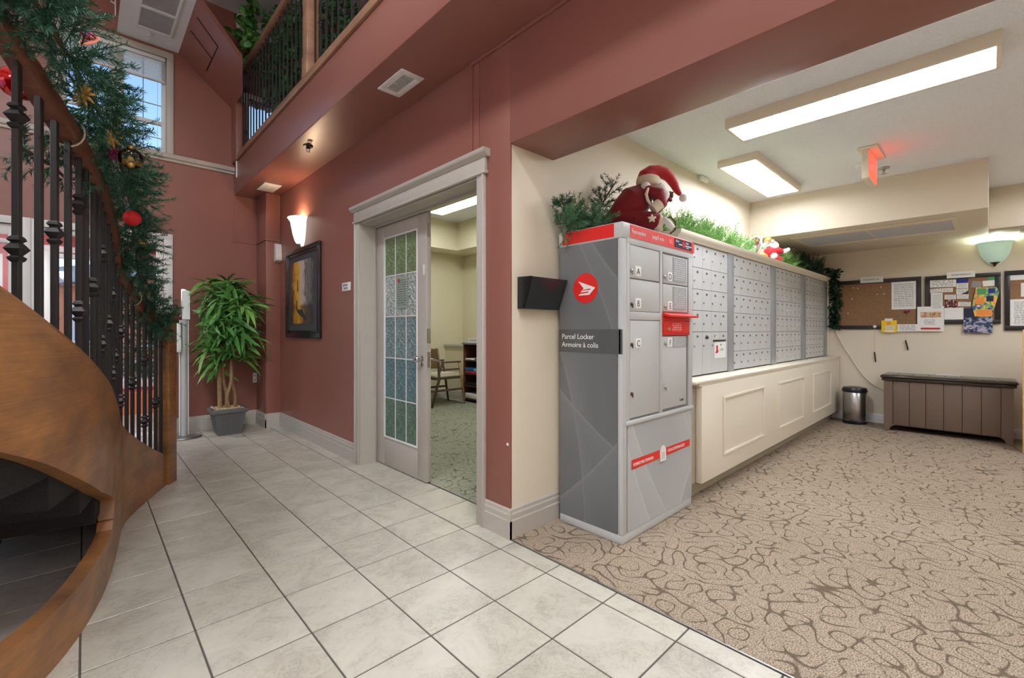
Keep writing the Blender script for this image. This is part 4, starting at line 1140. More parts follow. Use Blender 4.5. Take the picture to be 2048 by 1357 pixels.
sheet('business_card', 'white card directly under the deep blue card', 'card', .253, .157, 1.675, 1.733, PRINT2, x=.0145)
bc = sheet('business_card', 'white card with navy lower right corner', 'card', .253, .157, 1.607, 1.668, PRINT2, x=.0145)
b = MB(); b.prism([(.157, 1.607), (.157, 1.65), (.172, 1.63), (.215, 1.607)], 'x', XB-.0175, XB-.0165); b.build('navy_corner', NAVY, bc)
sheet('business_card', 'pale pink card above the dark red card', 'card', .351, .256, 1.551, 1.604, PRINT2, x=.0145, tilt=.04)
sheet('photo_card', 'dark red photo card in middle of the crowded board', 'card', .351, .252, 1.412, 1.545, PHOTO4, x=.0155)
sheet('business_card', 'white card right of the pale pink card', 'card', .248, .154, 1.551, 1.603, PRINT2, x=.0145, tilt=.05)
sheet('business_card', 'tilted white card below and right of dark red card', 'card', .238, .137, 1.464, 1.515, PRINT2, x=.0145, tilt=.07)
sheet('blank_sheet', 'blank white sheet hanging below the crowded board', 'paper', .352, .193, 1.313, 1.45, PAPER, x=.0265)
mg = sheet('magazine', 'dark blue magazine pinned under the crowded board', 'magazine', .194, -.033, 1.156, 1.335, PHOTO2, x=.027, th=.006)
sheet('magazine_cover', 'dark blue cover corner showing above the magazine', 'magazine', .194, .105, 1.337, 1.44, NAVY, x=.028, th=.003)
bd = sheet('badge', 'oval grey badge pinned at upper right of crowded board', 'badge', .13, .05, 1.672, 1.745, GREYINK, x=.0145, tilt=.2)
sheet('torn_note', 'torn white note beside the oval badge', 'note', .042, -.05, 1.682, 1.746, PAPER, x=.0145, tilt=-.04)
sheet('photo_strip', 'green photo strip at top right corner of the crowded board', 'photo', .002, -.05, 1.75, 1.785, GRINK, x=.0145)
fl2 = thing('food_leaflet', 'orange folded food leaflet overlapping right of crowded board', 'leaflet', (XB-.03, .0, 1.34))
b = MB(); b.prism([(.105, 1.345), (-.027, 1.338), (-.085, 1.62), (-.06, 1.668), (.095, 1.672), (.125, 1.46)], 'x', XB-.036, XB-.0285); b.build('sheet', PHOTO3, fl2)
for (a, bb_, c_, d_, m) in ((.085, .015, 1.59, 1.66, GRINK), (.0, -.052, 1.60, 1.655, BLUEINK), (.015, -.04, 1.51, 1.57, NAVY), (.10, .03, 1.48, 1.56, ORINK), (.09, -.03, 1.35, 1.42, ORINK)):
    B('print_block', m, (XB-.0375, XB-.0355, bb_, a, c_, d_), fl2)
sheet('white_banner', 'white strip across top of the right edge board', 'paper', -.163, -.6, 1.735, 1.79, PAPER, x=.0145)
sheet('white_sheet', 'small white sheet on right edge board', 'paper', -.241, -.5, 1.551, 1.70, PAPER, x=.0145)
sheet('newsletter', 'printed newsletter on right edge board', 'paper', -.163, -.45, 1.23, 1.525, PRINT1, x=.0145)
for i, (y, z) in enumerate(((1.21, 1.745), (1.165, 1.738), (.93, 1.738), (.967, 1.647), (.90, 1.647), (1.225, 1.60), (1.27, 1.41), (1.10, 1.43))):
    b = MB(); b.lathe([(0, 0), (.006, 0), (.004, .006), (.007, .012), (0, .014)], (XB-.014, y, z), 10, M=Matrix.Rotation(-pi/2, 4, 'Y'))
    tag(b.build('push_pin', GOLD if i == 7 else WHITE, smooth=40), ['upper white pin left of the title card', 'second upper white pin just under title card left end', 'white pin at top beside the typed letter', 'left one of two white pins mid board', 'right one of two white pins mid board', 'lone white pin mid left of empty board', 'small pin at bottom left of empty board', 'yellow pin above the bottom frame of empty board'][i], 'pin', 'push pins in the empty cork board')
b = MB(); b.lathe([(0, 0), (.018, 0), (.016, .01), (0, .012)], (XB-.0245, .992, 1.235), 16, M=Matrix.Rotation(-pi/2, 4, 'Y'))
tag(b.build('round_hook', WHITE, smooth=40), 'round white hook holding the left pen string', 'hook')
def pen(label, y, zt, y2, zb, hook, m=BLACKP):
    t = thing('pen', label, 'pen', (XB-.02, y, zb))
    b = MB(); b.tube([(XB-.028, hook[0], hook[1]), (XB-.018, y, zt)], .0012, 5); b.build('string', TWINE, t)
    b = MB(); b.tube([(XB-.018, y, zt), (XB-.017, (y*.9+y2*.1), zt*.9+zb*.1), (XB-.016, y2+.1*(y-y2), zb+.1*(zt-zb)), (XB-.016, y2, zb)], [.005, .007, .007, .002], 8); b.build('barrel', m, t, smooth=True)
pen('black pen hanging on string left below the cork board', .996, .91, .984, .776, (.992, 1.235))
pen('black pen hanging on string below the white envelope', .697, 1.065, .672, .94, (.682, 1.26))
fp = thing('flower_pin', 'small purple paper flower on stem pinned to empty board', 'flower', (XB-.02, .68, 1.26))
b = MB(); b.tube([(XB-.018, .68, 1.26), (XB-.018, .678, 1.41)], .0015, 5); b.build('stem', GRINK, fp)
b = MB(); [b.ball((XB-.02, .682+dy, 1.415+dz), .012, 8, 6) for dy, dz in ((0, 0), (.018, .004), (-.016, .006), (.004, -.012))]; b.build('petals', PURPLE, fp, smooth=True)
# cord on the wall
b = MB(); b.tube([(XB-.012, 1.42, 1.24), (XB-.012, 1.40, 1.16), (XB-.012, 1.356, 1.051), (XB-.012, 1.30, .93), (XB-.012, 1.239, .828), (XB-.012, 1.19, .73), (XB-.012, 1.142, .65), (XB-.012, 1.09, .57), (XB-.012, 1.02, .50), (XB-.012, .907, .43), (XB-.012, .80, .39), (XB-.012, .70, .36)], .010, 8)
tag(b.build('power_cord', CORDM, smooth=True), 'cream extension cord drooping down back wall behind the bin', 'cord')

# ================================================================== CHEST
ch = thing('storage_chest', 'brown plank-fronted storage chest with dark slatted lid on carpet', 'chest', (7.16, .335, .004))
ed = [.766, .621, .482, .338, .193, .049, -.091]
for i in range(6):
    B('front_plank', CHESTM, (6.945, 6.962, ed[i+1]+.002, ed[i]-.002, .078, .592), ch, bev=.003)
def legpoly(y0, y1, inn):
    s_ = 1 if inn > y0 else -1
    return y0, y1
b = MB(); b.prism([(.848, .004), (.800, .004), (.792, .040), (.772, .064), (.745, .076), (.768, .080), (.768, .592), (.848, .592)], 'x', 6.940, 6.964); b.build('corner_leg', CHESTM, ch)
b = MB(); b.prism([(-.178, .004), (-.128, .004), (-.120, .040), (-.105, .064), (-.075, .076), (-.093, .080), (-.093, .592), (-.178, .592)], 'x', 6.940, 6.964); b.build('corner_leg', CHESTM, ch)
for y in (.832, -.178): B('end_panel', CHESTM, (6.964, 7.38, y, y+.016, .05, .592), ch)
B('carcass', CHESTD, (6.963, 7.38, -.16, .83, .07, .585), ch)
for x in (7.34,):
    for y in (.80, -.16): B('rear_leg', CHESTM, (x, x+.04, y, y+.03, .004, .08), ch)
b = MB(); b.box(6.905, 7.395, -.212, .878, .628, .656, bev=.012, seg=3); b.box(6.922, 7.39, -.200, .866, .594, .628, bev=.010, seg=3); b.build('lid', CHESTD, ch, smooth=35)
for i in range(8):
    y0 = -.20+i*.134; B('lid_slat', CHESTD, (6.935, 7.38, y0+.002, y0+.130, .655, .661), ch, bev=.002)
pp2 = B('folded_paper', PAPER, (7.33, 7.375, .22, .42, .6615, .670)); tag(pp2, 'strip of white paper lying at back of the chest lid', 'paper')

# ================================================================== BIN
bn = thing('pedal_bin', 'small stainless pedal bin with black lid by back wall', 'bin', (7.19, 1.165, .004))
b = MB(); b.lathe([(.118, .02), (.122, .03), (.122, .395), (.118, .40), (0, .40)], (7.19, 1.165, .004), 32); b.build('body', STEEL, bn, smooth=40)
b = MB(); b.lathe([(.126, 0), (.128, .012), (.126, .03), (.12, .034), (0, .034)], (7.19, 1.165, .004), 32); b.build('base_ring', BLACKP, bn, smooth=40)
b = MB(); b.lathe([(.128, 0), (.132, .012), (.130, .035), (.118, .055), (.07, .066), (0, .068)], (7.19, 1.165, .402), 32); b.build('lid', BLACKP, bn, smooth=40)
B('pedal', BLACKP, (7.035, 7.09, 1.115, 1.20, .03, .055), bn, bev=.006)
B('hinge', BLACKP, (7.30, 7.33, 1.12, 1.21, .36, .43), bn, bev=.005)
# pine panel at right edge
pn = thing('pine_shelf_unit', 'pale pine shelf unit with thick edge at far right', 'shelf', (6.75, -.45, .004))
b = MB(); b.box(6.60, 6.98, -.265, -.238, .004, 1.19, bev=.004); b.build('side_board', PINE, pn, smooth=35)
b = MB(); b.box(6.585, 6.605, -.285, -.225, .004, 1.195, bev=.004); b.build('edge_strip', PINE, pn, smooth=35)
b = MB(); b.box(6.60, 6.98, -.92, -.895, .004, 1.19, bev=.004); b.build('side_board', PINE, pn, smooth=35)
for z in (.06, .45, .82, 1.16): B('shelf', PINE, (6.61, 6.97, -.895, -.265, z, z+.022), pn, bev=.002)
B('back_board', PINE, (6.965, 6.98, -.9, -.26, .02, 1.18), pn)

# ================================================================== MAIL ROOM CEILING THINGS
gr = thing('return_air_grille', 'long cream framed air grille in the soffit underside', 'vent', (6.2, .85, 2.226))
b = MB()
for bx in ((5.80, 5.90, .20, 1.52), (6.50, 6.60, .20, 1.52), (5.90, 6.50, .20, .235), (5.90, 6.50, 1.47, 1.52)): b.box(bx[0], bx[1], bx[2], bx[3], 2.212, 2.2255, bev=.004)
b.build('grille_frame', LAMPFRAME, gr, smooth=35)
for (a, c_) in ((.235, .85), (.86, 1.47)): B('filter_panel', GRID, (5.90, 6.50, a, c_, 2.218, 2.224), gr)
B('divider', LAMPFRAME, (5.90, 6.50, .848, .862, 2.214, 2.225), gr)
sv = B('supply_vent', WHITE, (7.05, 7.25, -.45, -.22, 2.212, 2.2255), bev=.004); tag(sv, 'small white vent in soffit above the wall sconce', 'vent')
ex = thing('exit_sign', 'cream box exit sign with glowing red face on ceiling', 'exit sign', (4.72, .667, 2.648))
B('housing', LAMPFRAME, (4.55, 4.90, .648, .692, 2.405, 2.635), ex, bev=.004)
B('canopy', LAMPFRAME, (4.53, 4.93, .59, .72, 2.636, 2.649), ex, bev=.003)
fc = B('lit_face', E_EXIT, (4.565, 4.885, .643, .6475, 2.42, 2.62), ex)
text('lettering', 'EXIT', .13, (4.725, .6425, 2.475), 'y-', WHITE, fc, 'CENTER')
def sprinkler(label, x, y, z, m=STEEL):
    t = thing('sprinkler_head', label, 'sprinkler', (x, y, z))
    b = MB(); b.lathe([(.042, 0), (.040, -.008), (.012, -.012), (.012, -.03), (0, -.03)], (x, y, z), 20); b.build('cup', m, t, smooth=40)
    b = MB(); b.tube([(x-.015, y, z-.012), (x-.018, y, z-.035), (x, y, z-.052)], .003, 6); b.tube([(x+.015, y, z-.012), (x+.018, y, z-.035), (x, y, z-.052)], .003, 6); b.build('yoke', m, t)
    b = MB(); b.lathe([(.022, 0), (.022, -.002), (0, -.002)], (x, y, z-.052), 14); b.build('deflector', m, t)
sprinkler('chrome sprinkler on stippled ceiling behind exit sign', 5.25, .64, 2.649)
b = MB(); b.lathe([(.06, 0), (.055, -.03), (.03, -.04), (0, -.04)], (5.0, .75, 2.649), 24)
tag(b.build('smoke_detector', WHITE, smooth=40), 'round white smoke detector beside the exit sign', 'smoke detector')
al = B('wall_alarm', WHITE, (4.22, 4.38, YN-.035, YN-.002, 2.605, 2.645), bev=.004); tag(al, 'small white sensor high on cream wall behind doll', 'sensor')

ceiling_fixture('added flat fill light in the entry vestibule', (-1.3, -.5, 6.8, 7.4, 2.56, 2.602), E_FILL)  # lamp added to brighten the vestibule walls and the floor beyond
# wall sconce, back wall
def sconce_halfbowl(name, label, cx, cy, cz, face, m_glass, prof, tipm, col, en):
    t = thing(name, label, 'wall lamp', (cx, cy, cz))
    M = Matrix.Rotation(pi/2 if face == 'x-' else 0, 4, 'Z')
    b = MB(); b.lathe([(r, z) for r, z in prof], (cx, cy, cz), 24, a0=0, a1=pi, M=M); b.build('glass_shade', m_glass, t, smooth=50)
    zb = cz+prof[0][1]
    b = MB(); b.lathe([(0, -.035), (.006, -.03), (.012, -.015), (.03, 0), (.045, .012), (0, .014)], (cx-.03, cy, zb+.01), 14); b.build('finial', tipm, t, smooth=40)
    B('back_plate', STEEL, (cx-.012, cx-.001, cy-.05, cy+.05, cz+.05, cz+prof[-1][1]-.03), t)
    ld = bpy.data.lights.new('bulb', 'POINT'); ld.energy = en; ld.color = col; ld.shadow_soft_size = .03
    lo = bpy.data.objects.new('bulb', ld); COL.objects.link(lo); lo.location = (cx-.075, cy, cz+prof[-1][1]-.02)
    lo.parent = t; lo.matrix_parent_inverse = wl(t).inverted()
prof = [(.02, 0), (.05, .02), (.085, .06), (.11, .11), (.125, .17), (.132, .22), (.15, .245), (.147, .25)]
sconce_halfbowl('wall_sconce', 'frosted bell glass wall sconce above the boards', XB, -.05, 1.92, 'x-', E_SCON2, prof, BRASS, (.85, 1, .92), 3.5)
sconce_halfbowl('wall_sconce', 'white bell glass wall sconce above painting on red wall', XW, 5.22, 2.12, 'x-', E_SCON, [(.03, 0), (.055, .02), (.08, .06), (.10, .13), (.115, .21), (.125, .27), (.155, .31), (.15, .315)], STEEL, (1, .72, .46), 7)

# ================================================================== RED WALL THINGS
pc = thing('framed_painting', 'black framed canal painting in grey mat on red wall', 'painting', (XW, 5.17, 1.1))
y0, y1, z0, z1 = 4.655, 5.70, 1.105, 2.108
b = MB()
def frame(mb, y0, y1, z0, z1, w_, x0, x1, bev=.006):
    for bx in ((y0, y1, z1-w_, z1), (y0, y1, z0, z0+w_), (y0, y0+w_, z0+w_*.9, z1-w_*.9), (y1-w_, y1, z0+w_*.9, z1-w_*.9)): mb.box(x0, x1, bx[0], bx[1], bx[2], bx[3], bev=bev)
frame(b, y0, y1, z0, z1, .05, XW-.034, XW-.002, .008); frame(b, y0+.045, y1-.045, z0+.045, z1-.045, .035, XW-.024, XW-.002, .006); b.build('picture_frame', mat('gloss_black_frame', (36, 34, 36), rough=.22), pc, smooth=35)
B('mat_board', mat('grey_mat_board', (70, 72, 76), rough=.6), (XW-.014, XW-.003, y0+.07, y1-.07, z0+.07, z1-.07), pc)
B('painted_sheet', ART, (XW-.018, XW-.0145, 4.85, 5.56, 1.262, 1.962), pc)
b = MB(); b.prism([(5.33, 1.62), (5.30, 1.63), (5.31, 1.76), (5.33, 1.74)], 'x', XW-.019, XW-.0178); b.prism([(5.36, 1.42), (5.33, 1.43), (5.335, 1.53), (5.355, 1.52)], 'x', XW-.019, XW-.0178); b.build('painted_window', DARKINK, pc)
b = MB(); b.prism([(5.38, 1.44), (5.30, 1.42), (5.18, 1.42), (5.10, 1.36), (5.02, 1.29), (5.20, 1.34), (5.33, 1.39)], 'x', XW-.019, XW-.0178); b.build('painted_boat', DARKINK, pc)
sg = B('room_sign', WHITE, (XW-.006, XW-.001, 3.966, 4.151, 1.555, 1.632), bev=.002); tag(sg, 'small white room sign left of the office door', 'sign')
text('lettering', 'MEETING', .024, (XW-.0066, 4.125, 1.600), 'x-', DARKINK, sg); text('lettering', 'ROOM', .024, (XW-.0066, 4.10, 1.570), 'x-', DARKINK, sg)
sc_ = B('wall_screw_cap', WHITE, (XW-.006, XW-.001, 1.873, 1.888, .528, .544), bev=.002); tag(sc_, 'tiny white cap low on the red corner by the opening', 'cap')
am = thing('alarm_sounder', 'white fire alarm sounder on corner pillar beside painting', 'alarm', (1.755, 6.0, 2.03))
b = MB(); b.prism([(5.998, 2.03), (5.93, 2.045), (5.925, 2.09), (5.94, 2.22), (5.96, 2.25), (5.998, 2.255)], 'x', 1.705, 1.772); b.build('case', WHITE, am)
B('lens', TRIMW, (1.715, 1.76, 5.922, 5.93, 2.05, 2.085), am, bev=.003)
ol = thing('wall_outlet', 'white wall outlet behind the potted plant', 'outlet', (1.603, YF, .58))
B('cover_plate', WHITE, (1.566, 1.610, YF-.006, YF-.001, .52, .642), ol, bev=.002)
for z in (.552, .61): B('socket', TRIM, (1.577, 1.600, YF-.0075, YF-.0055, z-.014, z+.014), ol)
# soffit vents
vt = thing('soffit_vent', 'white louvred vent in balcony soffit near the opening', 'vent', (1.56, 2.71, ZS))
b = MB(); x0, x1, y0, y1 = 1.475, 1.645, 2.55, 2.875
for bx in ((x0, x1, y0, y0+.045), (x0, x1, y1-.045, y1), (x0, x0+.045, y0+.04, y1-.04), (x1-.045, x1, y0+.04, y1-.04)): b.box(bx[0], bx[1], bx[2], bx[3], ZS-.010, ZS-.001, bev=.003)
b.build('vent_frame', WHITE, vt, smooth=35)
sm2 = MB().box(-.04, .04, -.0032, .0032, -.004, .001).build('louvre', WHITE, local=True, mesh_only=True)
for i in range(12): place('louvre', sm2, (0, -.105+i*.0195, -.006), vt, rot=(.0, 0, 0))
B('duct', BLACKP, (x0+.04, x1-.04, y0+.04, y1-.04, ZS-.003, ZS-.0012), vt)
vt = thing('soffit_light', 'square white light panel in soffit by corner pillar', 'light', (1.58, 5.74, ZS))
b = MB(); b.box(1.485, 1.665, 5.575, 5.905, ZS-.012, ZS-.001, bev=.003); b.build('vent_frame', WHITE, vt, smooth=35); B('lens', TRIMW, (1.52, 1.63, 5.63, 5.85, ZS-.015, ZS-.011), vt, bev=.002)
sprinkler('dark sprinkler head in red balcony soffit', 1.481, 4.214, ZS-.001, IRON)
# hvac panel on white ceiling strip
hp = thing('ceiling_filter_panel', 'white framed two-pane filter panel on high white ceiling strip', 'vent', (.54, 5.7, 4.397))
b = MB(); x0, x1, y0, y1 = .385, .70, 5.25, 6.10
for bx in ((x0, x0+.025, y0, y1), (x1-.025, x1, y0, y1), (x0, x1, y0, y0+.03), (x0, x1, y1-.035, y1), (x0, x1, 5.655, 5.70)): b.box(bx[0], bx[1], bx[2], bx[3], 4.382, 4.396, bev=.003)
b.build('panel_frame', WHITE, hp, smooth=35)
FM = mat('grey_filter_cloth', (168, 168, 170), rough=.9, var=.08, vscale=12)
for (a, c_) in ((5.28, 5.655), (5.70, 6.065)): B('filter_panel', FM, (x0+.025, x1-.025, a, c_, 4.388, 4.394), hp)
sprinkler('small white sprinkler on high white ceiling strip', .506, 6.19, 4.396, TRIMW)
b = MB(); b.box(.232, .242, 6.33, 6.34, 4.54, 5.1); b.tube([(.236, 6.33, 4.66), (.20, 6.31, 4.66)], .008, 6); tag(b.build('hanging_rod', WHITE), 'thin white hanging rod beside high ceiling strip', 'rod')

# ================================================================== OFFICE FURNITURE
cb = thing('bookcase', 'brown open bookcase against office wall', 'bookcase', (4.77, 5.55, .004))
x0, x1, y0, y1, zt = 4.60, 4.94, 5.10, 5.955, .98
B('side_panel', NEWSP, (x0, x1, y1-.022, y1, .004, zt-.03), cb, bev=.002); B('side_panel', NEWSP, (x0, x1, y0, y0+.022, .004, zt-.03), cb, bev=.002)
B('back_panel', NEWSP, (x1-.012, x1, y0+.022, y1-.022, .01, zt-.03), cb)
B('top', mat('grey_laminate_top', (120, 116, 116), rough=.4), (x0-.02, x1+.005, y0-.01, y1+.012, zt-.03, zt), cb, bev=.004)
for z in (.05, .26, .46, .68): B('shelf', NEWSP, (x0+.004, x1-.012, y0+.022, y1-.022, z, z+.02), cb)
def boxpile(lbl, m, y0, y1, z0, z1, cat='paper stack'):
    o = B('paper_stack', m, (4.612, 4.86, y0, y1, z0, z1), bev=.004); tag(o, lbl, cat)
boxpile('white papers on upper shelf of office bookcase', PAPER, 5.70, 5.92, .701, .722)
boxpile('blue folder beside papers on upper bookcase shelf', BLUEBIND, 5.40, 5.68, .701, .725, 'folder')
boxpile('stacked blue boxes on middle bookcase shelf', BLUEBIND, 5.72, 5.93, .515, .57, 'box')
boxpile('light blue folders beside the blue boxes on bookcase', TEALINK, 5.42, 5.70, .515, .56, 'folder')
boxpile('red binders lying under the blue boxes', REDBIND, 5.42, 5.93, .481, .513, 'binder')
boxpile('dark folders on lower bookcase shelf', BLACKP, 5.42, 5.92, .281, .33, 'folder')
boxpile('white ream on the bottom shelf of bookcase', PAPER, 5.42, 5.92, .071, .15)
pr = thing('desk_printer', 'white desktop printer on top of office bookcase', 'printer', (4.75, 5.65, .98))
b = MB(); b.prism([(5.42, .981), (5.90, .981), (5.90, 1.03), (5.85, 1.055), (5.46, 1.06), (5.42, 1.04)], 'x', 4.62, 4.90); b.build('case', WHITE, pr)
B('slot', DARKINK, (4.617, 4.622, 5.60, 5.80, 1.02, 1.026), pr); B('button', BLACKP, (4.616, 4.622, 5.86, 5.875, 1.02, 1.035), pr)
oc = thing('office_armchair', 'dark wood armchair with pale seat and oak back in office', 'chair', (4.14, 5.98, .004))
# chair faces +X
B('seat_pad', SEATM, (3.93, 4.45, 5.75, 6.21, .455, .50), oc, bev=.018)
B('seat_rail', WOODDK, (3.92, 4.42, 5.76, 6.20, .42, .455), oc, bev=.004)
b = MB(); b.prism([(3.975, .60), (4.0, .60), (3.955, .90), (3.93, .90)], 'y', 5.74, 6.22); b.build('backrest', WOODCH, oc)
for y in (5.745, 6.195):
    b = MB(); b.tube([(3.84, y, .004), (3.97, y, .42), (3.965, y, .62), (3.925, y, .91)], [.016, .022, .02, .015], 8); b.build('rear_leg', WOODDK, oc, smooth=True)
    b = MB(); b.tube([(4.47, y, .004), (4.40, y, .44), (4.35, y, .68)], [.014, .02, .018], 8); b.build('front_leg', WOODCH if y < 5.9 else WOODDK, oc, smooth=True)
    b = MB(); b.box(4.02, 4.38, y-.02, y+.02, .675, .70, bev=.006); b.tube([(4.03, y, .68), (3.95, y, .44)], .015, 8); b.box(3.98, 4.36, y-.012, y+.012, .56, .585); b.build('armrest', WOODDK, oc, smooth=35)
    B('side_stretcher', WOODDK, (3.83, 4.42, y-.01, y+.01, .24, .27), oc)
B('cross_stretcher', WOODCH, (3.84, 3.87, 5.75, 6.19, .24, .28), oc)
# plain teal partition added to give the textured glass its colour
bs = thing('added_partition', 'teal fabric partition added to colour the door glass', 'partition', (2.9, 5.6, .004))
B('fabric_panel', mat('teal_fabric', (52, 96, 100), rough=.9), (2.2, 3.5, 6.0, 6.05, .05, 1.15), bs, bev=.004)
for x in (2.25, 3.45): B('foot', IRON, (x-.02, x+.02, 5.9, 6.15, .004, .05), bs)

# ================================================================== STAIRCASE
def catmull(P, n=8):
    P = [np.array(p, float) for p in P]; P = [2*P[0]-P[1]]+P+[2*P[-1]-P[-2]]; out = []
    for i in range(1, len(P)-2):
        a, b, c, d = P[i-1:i+3]
        for t in np.linspace(0, 1, n, endpoint=False):
            out.append(.5*((2*b)+(-a+c)*t+(2*a-5*b+4*c-d)*t*t+(-a+3*b-3*c+d)*t**3))
    out.append(P[-2]); return [tuple(x) for x in out]
# x, y, stringer top, stringer bottom, rail underside, curb top
STR = [(.462, 4.318, .215, .0, 1.20), (.333, 4.029, .36, .0, 1.27), (.214, 3.745, .52, .0, 1.435), (.165, 3.55, .62, .0, 1.53), (.135, 3.27, .765, .0, 1.67), (.100, 2.975, .895, .36, 1.77),
       (.060, 2.72, .99, .455, 1.83), (-.005, 2.45, 1.10, .593, 1.90), (-.09, 2.22, 1.21, .715, 1.99), (-.19, 2.045, 1.322, .823, 2.13), (-.33, 1.85, 1.46, .96, 2.28), (-.48, 1.68, 1.61, 1.11, 2.43), (-.64, 1.53, 1.77, 1.27, 2.59), (-.82, 1.40, 1.95, 1.44, 2.77), (-1.02, 1.30, 2.14, 1.63, 2.96)]
CS = catmull(STR, 10)
def nrm(i):
    a, b = CS[max(i-1, 0)], CS[min(i+1, len(CS)-1)]; t = Vector((b[0]-a[0], b[1]-a[1])).normalized(); return Vector((-t.y, t.x)) if (-t.y) > 0 or True else t
def outw(i):
    a, b = CS[max(i-1, 0)], CS[min(i+1, len(CS)-1)]; t = Vector((b[0]-a[0], b[1]-a[1])).normalized()
    n = Vector((-t.y, t.x)); return n if n.x > 0 or n.y < 0 and n.x > -.2 and False else (n if n.x > 0 else -n)
stair = thing('staircase', 'curved stained wood staircase with iron balusters and square newel', 'staircase', (.3, 3.8, 0))
TH = .055
IS = next(i for i, c in enumerate(CS) if c[1] < 3.08)     # where stringer and floor curb part
def zbot(i):
    c = CS[i]
    if c[1] > 3.08: return 0.0
    return float(np.interp(-c[1], [-3.08, -2.687, -2.442, -2.322, -2.174, -2.045, -1.85, -1.68, -1.53, -1.4, -1.3], [.318, .473, .597, .664, .75, .823, .95, 1.09, 1.24, 1.42, 1.6]))
def band(mb, idx, z0f, z1f, th=TH):
    vs = []
    for i in idx:
        x, y = CS[i][0], CS[i][1]; n = outw(i); a, b = z0f(i), z1f(i)
        vs += [(x, y, a), (x, y, b), (x-n.x*th, y-n.y*th, b), (x-n.x*th, y-n.y*th, a)]
    m = len(idx); fs = [(4*k_+j, 4*k_+(j+1) % 4, 4*k_+4+(j+1) % 4, 4*k_+4+j) for k_ in range(m-1) for j in range(4)]
    fs += [(0, 1, 2, 3), (4*m-1, 4*m-2, 4*m-3, 4*m-4)]
    mb.add(vs, fs)
b = MB(); band(b, list(range(0, IS+1)), lambda i: 0.0, lambda i: CS[i][2])
band(b, list(range(IS-1, len(CS))), lambda i: max(.318, zbot(i)) if i >= IS else .318, lambda i: CS[i][2])
b.build('stringer', WOOD, stair, smooth=40)
b = MB(); band(b, list(range(IS-1, len(CS))), lambda i: 0.0, lambda i: .32 if CS[i][1] > 3.06 else (.235 if CS[i][1] > 2.99 else .198), .06); b.build('floor_curb', WOOD, stair, smooth=40)
b = MB(); band(b, list(range(2, len(CS))), lambda i: CS[i][2]-.002, lambda i: CS[i][2]+.008, .062); b.build('stringer_cap', WOOD, stair, smooth=40)
# carpeted treads
cum = [0]
for i in range(1, len(CS)): cum.append(cum[-1]+math.dist(CS[i][:2], CS[i-1][:2]))
steps = []
CC = Vector((-2.4, 3.4))
def inner(i, w_=.72):
    x, y = CS[i][0], CS[i][1]; n = outw(i)
    dirv = Vector((-1, 0)) if y > 3.4 else (CC-Vector((x, y))).normalized()
    return Vector((x, y))-n*TH, Vector((x, y))+dirv*w_
ns = 12
tot = cum[-1]
for s_ in range(ns):
    a = .03+s_*(tot-.03)/ns; c_ = .03+(s_+1)*(tot-.03)/ns
    ia = min(range(len(cum)), key=lambda i: abs(cum[i]-a)); ic = min(range(len(cum)), key=lambda i: abs(cum[i]-c_))
    if ic <= ia: continue
    zt = CS[ic][2]-.14; zb_ = max(.02, min(CS[ia][2]-.50, zbot(ia)+.02 if zbot(ia) > 0 else .02))
    if CS[ia][1] > 3.1: zb_ = max(.02, (4.30-CS[ia][1])*.24)
    idx = list(range(ia, ic+1)); oo = [inner(i) for i in idx]
    poly = [tuple(o_[0]) for o_ in oo]+[tuple(o_[1]) for o_ in oo[::-1]]
    b = MB(); b.prism(poly, 'z', zb_, max(zt, zb_+.05)); b.build('carpeted_tread', BLACKC, stair)
# newel post
e1 = Vector((cos(radians(58)), sin(radians(58)))); e2 = Vector((-e1.y, e1.x)); nc = Vector((.476, 4.296))+.055*(e1+e2)
def nbox(mb, h, z0, z1, bev=.004):
    k_ = MB().box(-h, h, -h, h, z0, z1, bev=bev)
    k_.v = [(nc.x+v[0]*e1.x+v[1]*e2.x, nc.y+v[0]*e1.y+v[1]*e2.y, v[2]) for v in k_.v]; mb.add(k_.v, k_.f)
b = MB(); nbox(b, .055, 0, 1.27); nb = b.build('newel_post', WOOD, stair, smooth=35)
b = MB(); nbox(b, .068, 1.245, 1.27, .006); nbox(b, .082, 1.27, 1.30, .008); nbox(b, .072, 1.30, 1.325, .008); b.build('post_cap', WOODR, nb, smooth=35)
b = MB()
for (ax, sgn) in (('a', -1), ('b', -1)):
    for (u0, u1, z0, z1) in ((-.04, -.034, .52, 1.05), (.034, .04, .52, 1.05), (-.04, .04, .51, .52), (-.04, .04, 1.05, 1.06)):
        k_ = MB().box(u0, u1, -.059, -.054, z0, z1)
        for v in k_.v: pass
        if ax == 'a': vv = [(nc.x+v[0]*e1.x+v[1]*e2.x, nc.y+v[0]*e1.y+v[1]*e2.y, v[2]) for v in k_.v]
        else: vv = [(nc.x+v[1]*e1.x+v[0]*e2.x, nc.y+v[1]*e1.y+v[0]*e2.y, v[2]) for v in k_.v]
        b.add(vv, k_.f)
b.build('panel_bead', WOOD, nb)
# handrail
pr_ = [(-.030, .0), (.030, .0), (.034, .02), (.030, .038), (.036, .055), (.028, .078), (0, .086), (-.028, .078), (-.036, .055), (-.030, .038), (-.034, .02)]
path = [(CS[i][0]-outw(i).x*.03, CS[i][1]-outw(i).y*.03, CS[i][4]) for i in range(3, len(CS))]
path = [(nc.x-.0, nc.y-.05, 1.185)]+path
b = MB(); b.sweep(path, pr_); b.build('handrail', WOODR, stair, smooth=50)
